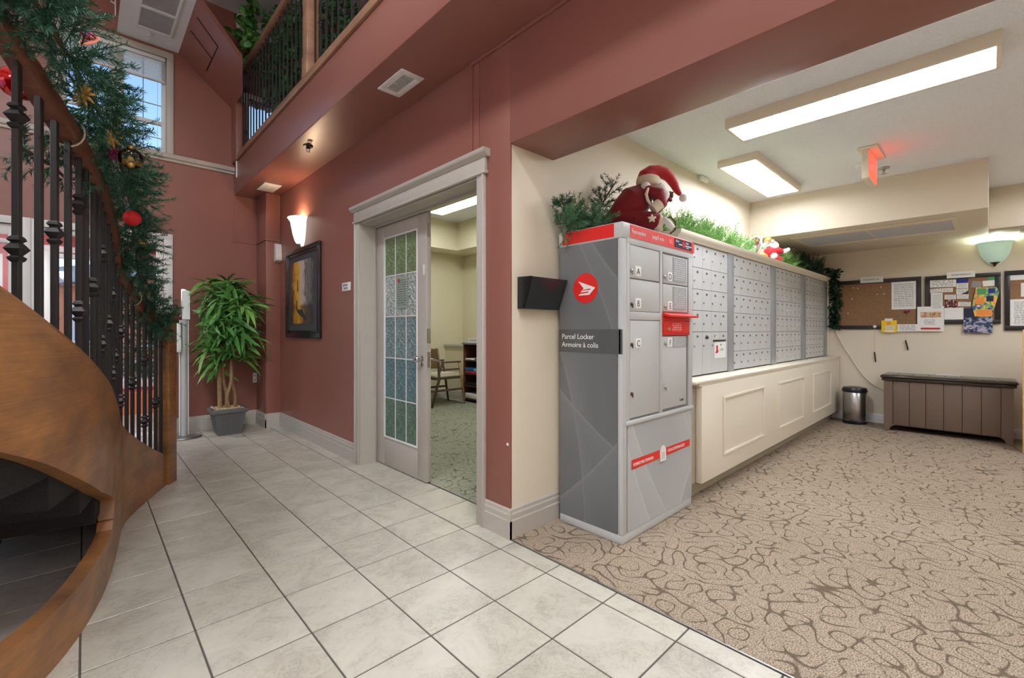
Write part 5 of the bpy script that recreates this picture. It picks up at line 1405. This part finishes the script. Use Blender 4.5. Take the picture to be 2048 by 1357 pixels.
# balusters
def knuckle_mesh(name, big=1.0, n=4):
    b = MB(); h = .030*big; r = .0105*big
    prof = [(r, -h*1.5), (r*1.9, -h*1.25), (r*2.3, -h*.95), (r*1.35, -h*.7), (r*2.0, -h*.45), (r*3.05, 0), (r*2.0, h*.45), (r*1.35, h*.7), (r*2.3, h*.95), (r*1.9, h*1.25), (r, h*1.5)]
    b.lathe(prof, (0, 0, 0), n, a0=pi/4 if n == 4 else 0, a1=(pi/4 if n == 4 else 0)+2*pi)
    return b.build(name, IRON, local=True, mesh_only=True)
KM = knuckle_mesh('knuckle', 1.0)
s0 = None; kk = 0
start = next(c for c, s_ in zip(cum, CS) if s_[1] < 4.235)
npos = []
s_ = start
while s_ < tot-.05:
    npos.append(s_); s_ += .0985
ref = min(range(len(CS)), key=lambda i: abs(CS[i][1]-2.096)); off = min(npos, key=lambda p: abs(p-cum[ref])); shift = cum[ref]-off
iref = npos.index(off)
for j, s_ in enumerate(npos):
    s_ += shift-.04
    i = min(range(len(cum)), key=lambda q_: abs(cum[q_]-s_)); n = outw(i)
    x = CS[i][0]-n.x*.028; y = CS[i][1]-n.y*.028; z0, z1 = CS[i][2], CS[i][4]+.01
    b = MB().box(-.0095, .0095, -.0095, .0095, 0, z1-z0, bev=.0015, seg=1)
    bo = place('baluster', b.build('baluster', IRON, local=True, mesh_only=True), wl(stair).inverted() @ Vector((x, y, z0)), stair, rot=(0, 0, atan2(n.y, n.x)))
    k_ = iref-j
    if k_ % 2 == 0:
        m4 = (k_//2) % 2
        hs = {0: (.19, .62), 1: (.38,)}[m4]
        for h_ in hs: place('knuckle', KM, (0, 0, h_), bo)

# ================================================================== BALCONY RAILING
br = thing('balcony_railing', 'balcony railing of thin iron balusters with pale wood rails', 'railing', (1.4, 3.5, 3.25))
b = MB(); b.box(1.337, 1.44, -3.2, 6.235, 3.252, 3.318, bev=.006); b.build('bottom_plate', WOODL, br, smooth=35)
b = MB(); b.box(1.362, 1.425, -3.2, 6.165, 4.262, 4.335, bev=.012); b.build('top_rail', WOODL, br, smooth=35)
b = MB(); b.box(1.350, 1.45, 3.865, 3.975, 3.30, 4.40, bev=.006); b.box(1.344, 1.456, 3.86, 3.98, 3.32, 3.50, bev=.006); b.build('post', WOODL, br, smooth=35)
B('end_plate', WHITE, (1.345, 1.44, 6.235, 6.262, 3.05, 3.25), br, bev=.002)
KS = knuckle_mesh('knuckle', .75, 8)
bmh = MB().box(-.0065, .0065, -.0065, .0065, 0, .95).build('baluster', IRON, local=True, mesh_only=True)
ys = [6.13-.1165*i for i in range(0, 64)]
for i, y in enumerate(ys):
    if abs(y-3.92) < .075 or y < -1.2: continue
    bo = place('baluster', bmh, wl(br).inverted() @ Vector((1.395, y, 3.315)), br)
    if i % 2 == 1: 
        for h_ in ((.22, .72), (.5,), (.36, .82), (.62,))[(i//2) % 4]: place('knuckle', KS, (0, 0, h_), bo)

# ================================================================== FOLIAGE MAKERS
rng = np.random.default_rng(5)
def unit(v): return v/ (np.linalg.norm(v, axis=-1, keepdims=True)+1e-9)
def fir_mesh(tips, n=46, nl=.03, nw=.0018):
    """tips: list of (base, dir, length). Each needle is a thin triangle, each twig a thin prism."""
    V = []; Fc = []; k_ = 0
    for base, d, ln in tips:
        base = np.array(base, float); d = unit(np.array(d, float)); a = unit(np.cross(d, [0.3, .5, .81])); b_ = np.cross(d, a)
        t = rng.uniform(0.03, 1, n); th = rng.uniform(0, 2*pi, n); bend = rng.uniform(-.06, .0)
        p = base+d*(t*ln)[:, None]
        rad = a*np.cos(th)[:, None]+b_*np.sin(th)[:, None]
        nd = unit(rad*.85+d*.75+np.array([0, 0, bend])); L_ = nl*(1.1-.45*t)*rng.uniform(.8, 1.15, n)
        sd = unit(np.cross(nd, rad+rng.normal(0, .5, (n, 3))))*nw
        tip = p+nd*L_[:, None]
        tri = np.stack([p-sd, p+sd, tip+sd*.3, tip-sd*.3], 1).reshape(-1, 3)
        V.append(tri); Fc += [(k_+4*i, k_+4*i+1, k_+4*i+2, k_+4*i+3) for i in range(n)]; k_ += 4*n
        w_ = .0016; q4 = np.array([base-a*w_, base+a*w_, base+d*ln+a*w_*.4, base+d*ln-a*w_*.4]); V.append(q4); Fc.append((k_, k_+1, k_+2, k_+3)); k_ += 4
    return np.concatenate(V), Fc
def raw_mesh(name, V, F_, m, parent, kind=None):
    Mi = wl(parent).inverted(); A_ = np.array(Mi)
    V = V @ A_[:3, :3].T+A_[:3, 3]
    me = bpy.data.meshes.new(name); me.from_pydata(V.tolist(), [], F_); me.materials.append(m); me.update()
    o = bpy.data.objects.new(name, me); COL.objects.link(o)
    if parent is not None: o.parent = parent
    WLOC[o.name] = wl(parent)
    if kind: o['kind'] = kind
    return o
AVOID = [((-.173, 2.377, 2.078), .085), ((-.138, 1.90, 1.90), .075), ((-.156, 2.14, 1.99), .08), ((.009, 2.0, 2.14), .045), ((.169, 2.86, 1.74), .075), ((.140, 2.43, 1.905), .07), ((.01, 2.23, 2.26), .06)]
def garland_tips(path, count, r, ln=(.09, .16), along=.35, up=0.0, squash=1.0, ymax=99):
    P = np.array(catmull(path, 12)); seg = np.linalg.norm(np.diff(P, axis=0), axis=1); cs = np.concatenate([[0], np.cumsum(seg)])
    out = []
    for _ in range(count):
        s_ = rng.uniform(0, cs[-1]); p = np.array([np.interp(s_, cs, P[:, j]) for j in range(3)]); p2 = np.array([np.interp(min(s_+.03, cs[-1]), cs, P[:, j]) for j in range(3)]); p1 = np.array([np.interp(max(s_-.03, 0), cs, P[:, j]) for j in range(3)])
        t = unit(p2-p1); v = rng.normal(0, 1, 3); v = unit(v-t*np.dot(v, t)); v[2] *= squash
        d = unit(v+t*rng.uniform(-along, along)*2+np.array([0, 0, up])); l_ = rng.uniform(*ln)
        q_ = p+v*r*rng.uniform(.0, .45); l_ *= min(1.0, r/.12)
        if q_[1]+d[1]*l_ > ymax: d[1] = -abs(d[1])
        if any(np.linalg.norm(q_+d*l_*f_-np.array(c_)) < rr_ for c_, rr_ in AVOID for f_ in (.25, .6, 1.0, 1.25)): continue
        out.append((q_, d, l_))
    return out
def garland(name, label, path, count, r, m, n=46, **k):
    t = thing(name, label, 'garland', path[0])
    V, Fc = fir_mesh(garland_tips(path, count, r, **k), n)
    raw_mesh('needles', V, Fc, m, t, 'stuff')
    b = MB(); b.tube(catmull(path, 4), .006, 5); b.build('wire', BARKD, t)
    return t
RG = [(-.22, 1.80, 2.36), (-.147, 1.916, 2.25), (-.082, 2.06, 2.165), (-.026, 2.21, 2.13), (.02, 2.37, 2.085), (.075, 2.53, 2.03), (.122, 2.76, 1.955), (.17, 3.10, 1.88), (.205, 3.37, 1.745), (.245, 3.67, 1.60), (.30, 3.96, 1.43), (.385, 4.14, 1.29), (.42, 4.20, 1.22)]
garland('fir_garland', 'thick green fir garland wound along the curved stair handrail', RG, 820, .14, PINEG, 64)
garland('fir_garland', 'loose fir strands hanging inside stair railing beside newel post', [(.17, 4.2, 1.52), (.22, 4.30, 1.34), (.26, 4.36, 1.15), (.27, 4.40, .98), (.25, 4.44, .84)], 120, .14, PINEG, 44)
garland('fir_sprig', 'small fir sprig poking left under the handrail below red bauble', [(-.19, 2.45, 1.88), (-.10, 2.50, 1.84), (-.05, 2.55, 1.80)], 34, .09, PINEG, 44)
garland('fir_sprig', 'fir sprig draped over the newel post top', [(.36, 4.18, 1.27), (.43, 4.20, 1.20), (.44, 4.21, 1.12)], 34, .07, PINEG, 44)

# ornaments
def bauble(label, c, r, m, cat='ornament', cap=True, name='bauble'):
    t = thing(name, label, cat, c)
    b = MB(); b.ball(c, r, 28, 18); b.build('ball', m, t, smooth=True)
    if m.name.startswith('clear'):
        b = MB(); [b.ball((c[0]+rng.normal(0, .25)*r, c[1]+rng.normal(0, .25)*r, c[2]-r*.35+rng.normal(0, .2)*r), r*.28, 10, 8) for _ in range(9)]; b.build('gold_filling', GOLD, t, smooth=True)
    if cap:
        b = MB(); b.tube([(c[0], c[1], c[2]+r*.95), (c[0], c[1], c[2]+r*1.22)], r*.22, 10); b.build('cap', GOLD, t, smooth=40)
bauble('large shiny red glass bauble hanging under the handrail', (-.173, 2.377, 2.078), .057, REDGLASS)
bauble('matt red ball on garland above the entry window', (.169, 2.86, 1.74), .037, REDMATT, cap=False)
bauble('clear glass bulb with gold filling on the garland', (.140, 2.43, 1.905), .042, clear_mat('clear_ornament_glass', (236, 236, 232)))
bauble('dark oval bauble above newel post', (.355, 4.16, 1.375), .026, BLACKP)
bauble('small red ball low on the garland near the newel', (.33, 3.98, 1.62), .022, REDMATT, cap=False)
t = thing('shell_disc', 'flat orange shell disc ornament high on the garland', 'ornament', (.01, 2.24, 2.25))
b = MB(); b.lathe([(0, -.004), (.03, -.003), (.034, 0), (.03, .004), (.008, .006), (0, .003)], (.012, 2.23, 2.245), 24, M=Matrix.Rotation(YAW, 4, 'Z').inverted() @ Matrix.Rotation(1.0, 4, 'X')); b.build('disc', ORANGE, t, smooth=40)
b = MB(); b.ball((.008, 2.222, 2.246), .007, 10, 8); b.build('centre', REDMATT, t, smooth=True)
def pinecone_flower(label, c, r, m):
    t = thing('glitter_flower', label, 'ornament', c)
    for i in range(9):
        a = i*2*pi/9; d = Vector((cos(a)*.731, -cos(a)*.68, sin(a)))
        b = MB(); b.tube([Vector(c), Vector(c)+d*r*.6+Vector((-.004, -.01, 0)), Vector(c)+d*r], [.003, r*.16, .002], 6); b.build('petal', m, t, smooth=True)
pinecone_flower('gold glitter flower on garland just below first twine tie', (.0, 2.20, 2.03), .045, GOLD)
pinecone_flower('gold glitter flower left of purple tinsel spray', (.085, 2.47, 1.985), .045, GOLD)
pinecone_flower('pale gold glitter flower lower on the garland above newel', (.24, 3.55, 1.72), .055, GOLD)
pinecone_flower('purple tinsel spray on the garland beside gold flower', (.09, 2.55, 1.945), .03, PURPLE)
pinecone_flower('purple tinsel spray low on garland above the newel', (.27, 3.66, 1.66), .04, PURPLE)
pinecone_flower('purple tinsel spray beside the orange shell disc', (.01, 2.22, 2.27), .035, PURPLE)
for lbl, i in (('upper twine tie looped around the curved handrail', 72), ('lower twine tie looped around the curved handrail', 16)):
    if i >= len(CS): i = len(CS)-40
    c_ = CS[i]; n = outw(i); x, y, z = c_[0]-n.x*.03, c_[1]-n.y*.03, c_[4]+.04
    b = MB(); b.tube([(x+n.x*cos(a)*.052, y+n.y*cos(a)*.052, z+sin(a)*.058) for a in np.linspace(0, 2*pi, 20)], .0035, 6); tag(b.build('twine_tie', TWINE), lbl, 'string')

# mail room greenery
garland('fir_garland', 'dark fir branches piled on grey locker left of the doll', [(2.08, 1.78, 1.83), (2.18, 1.74, 1.85), (2.30, 1.70, 1.85), (2.45, 1.70, 1.85)], 130, .12, PINEG, 56, up=.5, ymax=1.83)
garland('fir_sprig', 'tall fir tip standing at left end of grey locker top', [(2.12, 1.74, 1.86), (2.11, 1.74, 1.93), (2.09, 1.75, 1.97)], 16, .05, PINEG, 40, up=1.2)
garland('fir_sprig', 'dark fir twigs rising behind the doll', [(2.48, 1.76, 1.98), (2.58, 1.76, 2.10), (2.68, 1.77, 2.20)], 34, .08, IVY, 44, up=.6)
garland('fir_garland', 'bright green fir garland lying along mailbox crown', [(3.02, 1.60, 1.92), (3.3, 1.64, 1.93), (3.7, 1.66, 1.96), (4.1, 1.67, 1.97), (4.5, 1.66, 1.96), (4.75, 1.64, 1.94)], 420, .19, PINEB, 50, up=.8, ymax=1.80)
garland('fir_garland', 'bright green fir garland right of the small figure', [(5.75, 1.64, 1.95), (6.1, 1.66, 1.95), (6.4, 1.66, 1.95)], 150, .16, PINEB, 46, up=.6, ymax=1.80)
garland('fir_garland', 'dark fir garland at far end of mailbox crown', [(6.4, 1.62, 1.97), (6.8, 1.62, 2.0), (7.15, 1.60, 2.0), (7.34, 1.50, 1.93)], 200, .17, PINEG, 46, up=.6, ymax=1.80)
garland('white_sprig', 'frosted white sprig beside the glitter mitten', [(4.98, 1.62, 1.95), (5.02, 1.62, 2.03)], 26, .11, mat('frosted_needles', (206, 214, 204), rough=.6), 44, up=.8)
# leaf clumps
def leaf_geo(l, w, droop=.3, n=5, fold=.15):
    """a pointed leaf along +X, arched, 2 columns of faces"""
    vs = []; fs = []
    for i in range(n+1):
        t = i/n; ww = w*.5*sin(pi*min(1, t*.92+.06))**.8*(1 if i < n else 0)+.0003; x = l*t; z = -droop*l*t*t
        vs += [(x, -ww, z+fold*ww), (x, 0, z), (x, ww, z+fold*ww)]
    for i in range(n):
        a = i*3; fs += [(a, a+1, a+4, a+3), (a+1, a+2, a+5, a+4)]
    return vs, fs
def leaf_cloud(pts, l, w, m, name, parent, droop=.4, flat=.4):
    V = []; Fc = []; k_ = 0
    lv, lf_ = leaf_geo(1, w/l, droop, 3)
    lv = np.array(lv)
    for p in pts:
        e = Euler((rng.normal(0, .8), rng.uniform(-.9, 1.3), rng.uniform(0, 2*pi)), 'XYZ').to_matrix()
        A_ = np.array(e)*l*rng.uniform(.7, 1.2)
        V.append(lv @ A_.T+np.array(p)); Fc += [tuple(i+k_ for i in f_) for f_ in lf_]; k_ += len(lv)
    return raw_mesh(name, np.concatenate(V), Fc, m, parent, 'stuff')
iv = thing('hanging_ivy', 'dark leafy ivy garland hanging down wall past mailbox end', 'garland', (7.36, 1.42, 1.2))
pts = [(7.36+rng.normal(0, .03), 1.425+rng.normal(0, .028)-.03*sin((z-1.2)*4), z) for z in rng.uniform(1.22, 2.0, 420)]
pts = [(min(p[0], 7.40), p[1], p[2]) for p in pts]
leaf_cloud(pts, .055, .034, IVY, 'leaves', iv)
b = MB(); b.tube([(7.39, 1.43, 1.22), (7.39, 1.40, 1.6), (7.38, 1.45, 1.98)], .006, 6); b.build('wire', BARKD, iv)

# ================================================================== POTTED PLANT
pt = thing('potted_plant', 'leafy green artificial tree in ribbed grey square planter', 'plant', (1.195, 5.99, 0))
def frustum(mb, cx, cy, h0, h1, z0, z1):
    q0 = [(cx-h0, cy-h0, z0), (cx+h0, cy-h0, z0), (cx+h0, cy+h0, z0), (cx-h0, cy+h0, z0)]; q1 = [(cx-h1, cy-h1, z1), (cx+h1, cy-h1, z1), (cx+h1, cy+h1, z1), (cx-h1, cy+h1, z1)]
    mb.add(q0+q1, [(3, 2, 1, 0), (4, 5, 6, 7), (0, 1, 5, 4), (1, 2, 6, 5), (2, 3, 7, 6), (3, 0, 4, 7)])
b = MB(); frustum(b, 1.205, 5.99, .112, .155, 0.0, .255); po = b.build('planter', PLANTER, pt)
b = MB()
for i in range(8):
    for ax in (0, 1):
        u = -.075+i*.0215; c0, c1 = u, u*1.25
        if ax == 0: vs = [(1.205+c0-.005, 5.99-.1155, .03), (1.205+c0+.005, 5.99-.1155, .03), (1.205+c1+.006, 5.99-.152, .22), (1.205+c1-.006, 5.99-.152, .22)]; off_ = (0, .008, 0)
        else: vs = [(1.205-.1155, 5.99+c0-.005, .03), (1.205-.1155, 5.99+c0+.005, .03), (1.205-.152, 5.99+c1+.006, .22), (1.205-.152, 5.99+c1-.006, .22)]; off_ = (.008, 0, 0)
        vs2 = [(v[0]+off_[0], v[1]+off_[1], v[2]) for v in vs]; vs = [(v[0]-off_[0]*.5, v[1]-off_[1]*.5, v[2]) for v in vs]
        b.add(vs+vs2, [(0, 1, 2, 3), (7, 6, 5, 4), (0, 4, 5, 1), (1, 5, 6, 2), (2, 6, 7, 3), (3, 7, 4, 0)])
b.build('ribs', PLANTER, po)
b = MB()
for (x0, x1, y0, y1) in ((1.03, 1.38, 5.815, 5.85), (1.03, 1.38, 6.13, 6.165), (1.03, 1.065, 5.82, 6.16), (1.345, 1.38, 5.82, 6.16)): b.box(x0, x1, y0, y1, .25, .298, bev=.010)
b.build('rim', PLANTER, po, smooth=35)
b = MB(); b.box(1.06, 1.35, 5.845, 6.135, .2, .275)
for _ in range(130):
    b.ball((rng.uniform(1.07, 1.34), rng.uniform(5.855, 6.125), .278+rng.uniform(0, .018)), rng.uniform(.010, .019), 6, 5)
b.build('pebbles', STONEM, pt, kind='stuff')
cx, cy = 1.205, 5.99
for pts_, r in (([(1.13, 5.98, .27), (1.125, 5.98, .5), (1.12, 5.99, .78), (1.10, 6.0, 1.1), (1.06, 6.0, 1.4)], [.026, .024, .022, .014, .008]),
                ([(1.18, 5.97, .27), (1.20, 5.99, .42), (1.17, 6.02, .62), (1.16, 6.0, .85), (1.20, 5.99, 1.2), (1.22, 6.0, 1.6)], [.02, .02, .018, .014, .011, .007]),
                ([(1.22, 5.96, .27), (1.19, 5.95, .42), (1.235, 5.96, .60), (1.24, 5.98, .9), (1.30, 6.0, 1.2), (1.34, 6.0, 1.45)], [.02, .02, .018, .014, .010, .007]),
                ([(1.28, 6.0, .27), (1.285, 6.0, .42), (1.25, 6.0, .62), (1.26, 6.02, .85), (1.22, 6.02, 1.3)], [.020, .019, .016, .012, .008])):
    b = MB(); b.tube(catmull(pts_, 6), list(np.interp(np.linspace(0, 1, (len(pts_)-1)*6+1), np.linspace(0, 1, len(r)), r)), 10); b.build('trunk', BARK, pt, smooth=True)
LMS = []
for j, (l, w_, dr_) in enumerate(((.24, .042, .55), (.20, .038, .35), (.28, .046, .75), (.17, .036, .25))):
    v_, f_ = leaf_geo(l, w_, dr_, 6, .3); b = MB(); b.add(v_, f_); LMS.append(b.build('leaf', LEAF, local=True, mesh_only=True, smooth=True))
clusters = []
for i in range(38):
    z = rng.uniform(.82, 1.74); rr = .25*(1-abs((z-1.3)/.75)**2.2)+.02
    if z < .95: rr *= .55
    a = rng.uniform(0, 2*pi); clusters.append((cx+.02+cos(a)*rr*rng.uniform(.3, 1), cy+.02+sin(a)*rr*.9*rng.uniform(.3, 1), z))
clusters += [(1.10, 5.97, .74), (1.31, 5.97, .82), (1.2, 6.0, 1.74), (1.16, 6.0, 1.70), (1.28, 5.98, 1.70), (1.38, 5.96, .95), (1.03, 5.95, .98)]
nleaf = 0
for (x, y, z) in clusters:
    base = atan2(y-cy-.02, x-cx-.02)
    for i in range(6):
        if nleaf >= 288: break
        a = base+rng.normal(0, 1.0); pitch = rng.uniform(-.75, .35)
        for _t in range(30):
            tx, ty = x+cos(a)*.37, y+sin(a)*.37
            if ty < 6.36 and tx < 1.73 and not (tx > 1.57 and ty > 5.95): break
            a = rng.uniform(0, 2*pi)
        lo = place('leaf', LMS[int(rng.integers(0, 4))], wl(pt).inverted() @ Vector((x, y, z)), pt, rot=(rng.normal(0, .35), pitch, a), scale=(rng.uniform(.95, 1.3),)*3); nleaf += 1

inn = []
while len(inn) < 420:
    p = rng.uniform(-1, 1, 3)
    if np.dot(p, p) < 1: inn.append((1.19+p[0]*.24, 5.95+p[1]*.20, 1.36+p[2]*.44))
leaf_cloud(inn, .19, .036, LEAF, 'inner_leaves', pt, .6)
# ================================================================== STAND + SANITISER
sd_ = thing('sanitiser_stand', 'silver floor stand with dispenser beside the potted plant', 'stand', (.80, 6.06, 0))
b = MB(); b.lathe([(.165, .002), (.168, .008), (.16, .018), (.03, .022), (0, .022)], (.80, 6.06, 0), 36, sx=1, sy=.9); b.build('base', STEEL, sd_, smooth=40)
b = MB(); b.tube([(.80, 6.07, .02), (.80, 6.07, 1.35)], .036, 20); b.build('pole', mat('silver_paint', (206, 208, 210), rough=.25, metal=.3), sd_, smooth=40)
b = MB(); b.box(.758, .765, 6.045, 6.09, .03, 1.36); b.box(.835, .842, 6.045, 6.09, .03, 1.36); b.build('pole_channel', WHITE, sd_)
b = MB(); b.box(.77, .86, 6.03, 6.045, 1.30, 1.64, bev=.004); sf = b.build('sign_frame', CHROME, sd_, smooth=35); B('card', WHITE, (.779, .851, 6.027, 6.031, 1.31, 1.625), sf)
b = MB(); b.box(.72, .765, 5.98, 6.06, .95, 1.29, bev=.010); b.box(.705, .765, 5.96, 6.04, .95, 1.08, bev=.008); b.build('dispenser', WHITE, sd_, smooth=35)
B('drip_nozzle', BLACKP, (.712, .74, 5.985, 6.01, .938, .952), sd_)

# ================================================================== BALCONY PLANTS
def ficus(label, c, top, rx, ry, rz, n):
    t = thing('ficus_tree', label, 'plant', (c[0], c[1], 3.25))
    b = MB(); b.lathe([(.11, 0), (.15, .24), (.16, .26), (0, .26)], (c[0], c[1], 3.25), 20); b.build('pot', PLANTER, t, smooth=40)
    b = MB(); b.tube([(c[0], c[1], 3.45), (c[0]+.02, c[1], 3.9), (c[0]-.02, c[1]-.02, top)], [.018, .014, .006], 8); b.build('trunk', BARKD, t, smooth=True)
    pts = []
    while len(pts) < n:
        p = rng.uniform(-1, 1, 3)
        if .15 < np.dot(p, p) < 1: pts.append((c[0]+p[0]*rx, c[1]+p[1]*ry, (3.55+top)/2+.12+p[2]*rz))
    pts = [p for p in pts if p[0] > 1.46 or p[2] > 4.4]
    leaf_cloud(pts, .075, .04, FICUS, 'leaves', t, .5)
ficus('bushy ficus behind balcony railing at far end', (1.78, 5.62), 4.9, .33, .50, .72, 1500)
ficus('bushy ficus behind balcony railing beside the wooden post', (1.85, 4.72), 4.9, .32, .42, .75, 1100)
hv_ = thing('trailing_vine', 'green vine leaves spilling over the far balcony rail', 'plant', (1.42, 6.02, 4.34))
leaf_cloud([(1.42+rng.normal(0, .06), 5.95+rng.normal(0, .10), 4.62+rng.uniform(-.28, .45)) for _ in range(170)], .09, .07, LEAF, 'leaves', hv_, .4)
b = MB(); b.tube([(1.44, 5.95, 4.34), (1.40, 6.0, 4.6), (1.45, 5.9, 5.0)], .006, 6); b.build('stem', BARKD, hv_)
wb = thing('air_grille_panel', 'white ribbed air grille high on far hall wall behind ficus', 'vent', (1.74, 6.38, 4.87))
B('grille_frame', TRIMW, (1.378, 2.09, 6.37, 6.398, 4.87, 5.135), wb, bev=.004)
for i in range(12): B('fin', WHITE, (1.40+i*.056, 1.42+i*.056, 6.36, 6.371, 4.89, 5.12), wb)

# ================================================================== OUTDOORS
st(MB().box(-60, 60, -40, 90, -.3, -.12).build('ground', SNOWM))
hs = thing('neighbour_house', 'orange stucco house with white gable across the snow', 'house', (.6, 18, -.12))
b = MB(); b.prism([(-.6, -.12), (6, -.12), (6, 2.2), (2.6, 3.0), (-.6, 2.4)], 'y', 17, 22); b.build('walls', BRICKO, hs)
b = MB(); b.prism([(-1.0, 2.32), (2.6, 3.05), (6.4, 2.15), (6.4, 2.45), (2.6, 3.45), (-1.0, 2.75)], 'y', 16.6, 22.3); b.build('roof', ROOFM, hs)
for (x0, x1, z0, z1) in ((-.2, .25, .9, 1.9), (1.6, 2.5, .9, 1.9), (3.4, 4.2, .9, 1.9)):
    wf = B('window', TRIMW, (x0-.06, x1+.06, 16.96, 17.0, z0-.06, z1+.06), hs); B('pane', DKGLASS, (x0, x1, 16.93, 16.965, z0, z1), wf)
fn = thing('metal_fence', 'low white metal fence outside the entry windows', 'fence', (.6, 11.5, -.12))
for z in (.55, .85, .2): B('rail', TRIMW, (-3, 4, 11.5, 11.54, z, z+.04), fn)
fp_ = MB().box(-.02, .02, -.02, .02, 0, 1.05).build('post', TRIMW, local=True, mesh_only=True)
for i in range(9): place('post', fp_, (-3.4+i*.8, .02, 0), fn)
for i, (x, y, h_) in enumerate(((2.6, 13.2, 2.6), (6.6, 14.8, 3.2), (10.0, 13.4, 2.2))):
    t = thing('conifer', ('short conifer nearest the fence outside', 'tallest conifer behind fence outside', 'small conifer at right outside')[i], 'tree', (x*.55, y, -.12))
    V, Fc = fir_mesh([((x*.55, y, h_*zz), (cos(a), sin(a), -.15), .9*(1-zz)+.1) for zz in np.linspace(.08, .98, 26) for a in rng.uniform(0, 2*pi, 9)], 26, .14, .012)
    raw_mesh('needles', V, Fc, PINEG, t, 'stuff'); b = MB(); b.tube([(x*.55, y, -.12), (x*.55, y, h_)], [.06, .01], 6); b.build('trunk', BARKD, t)
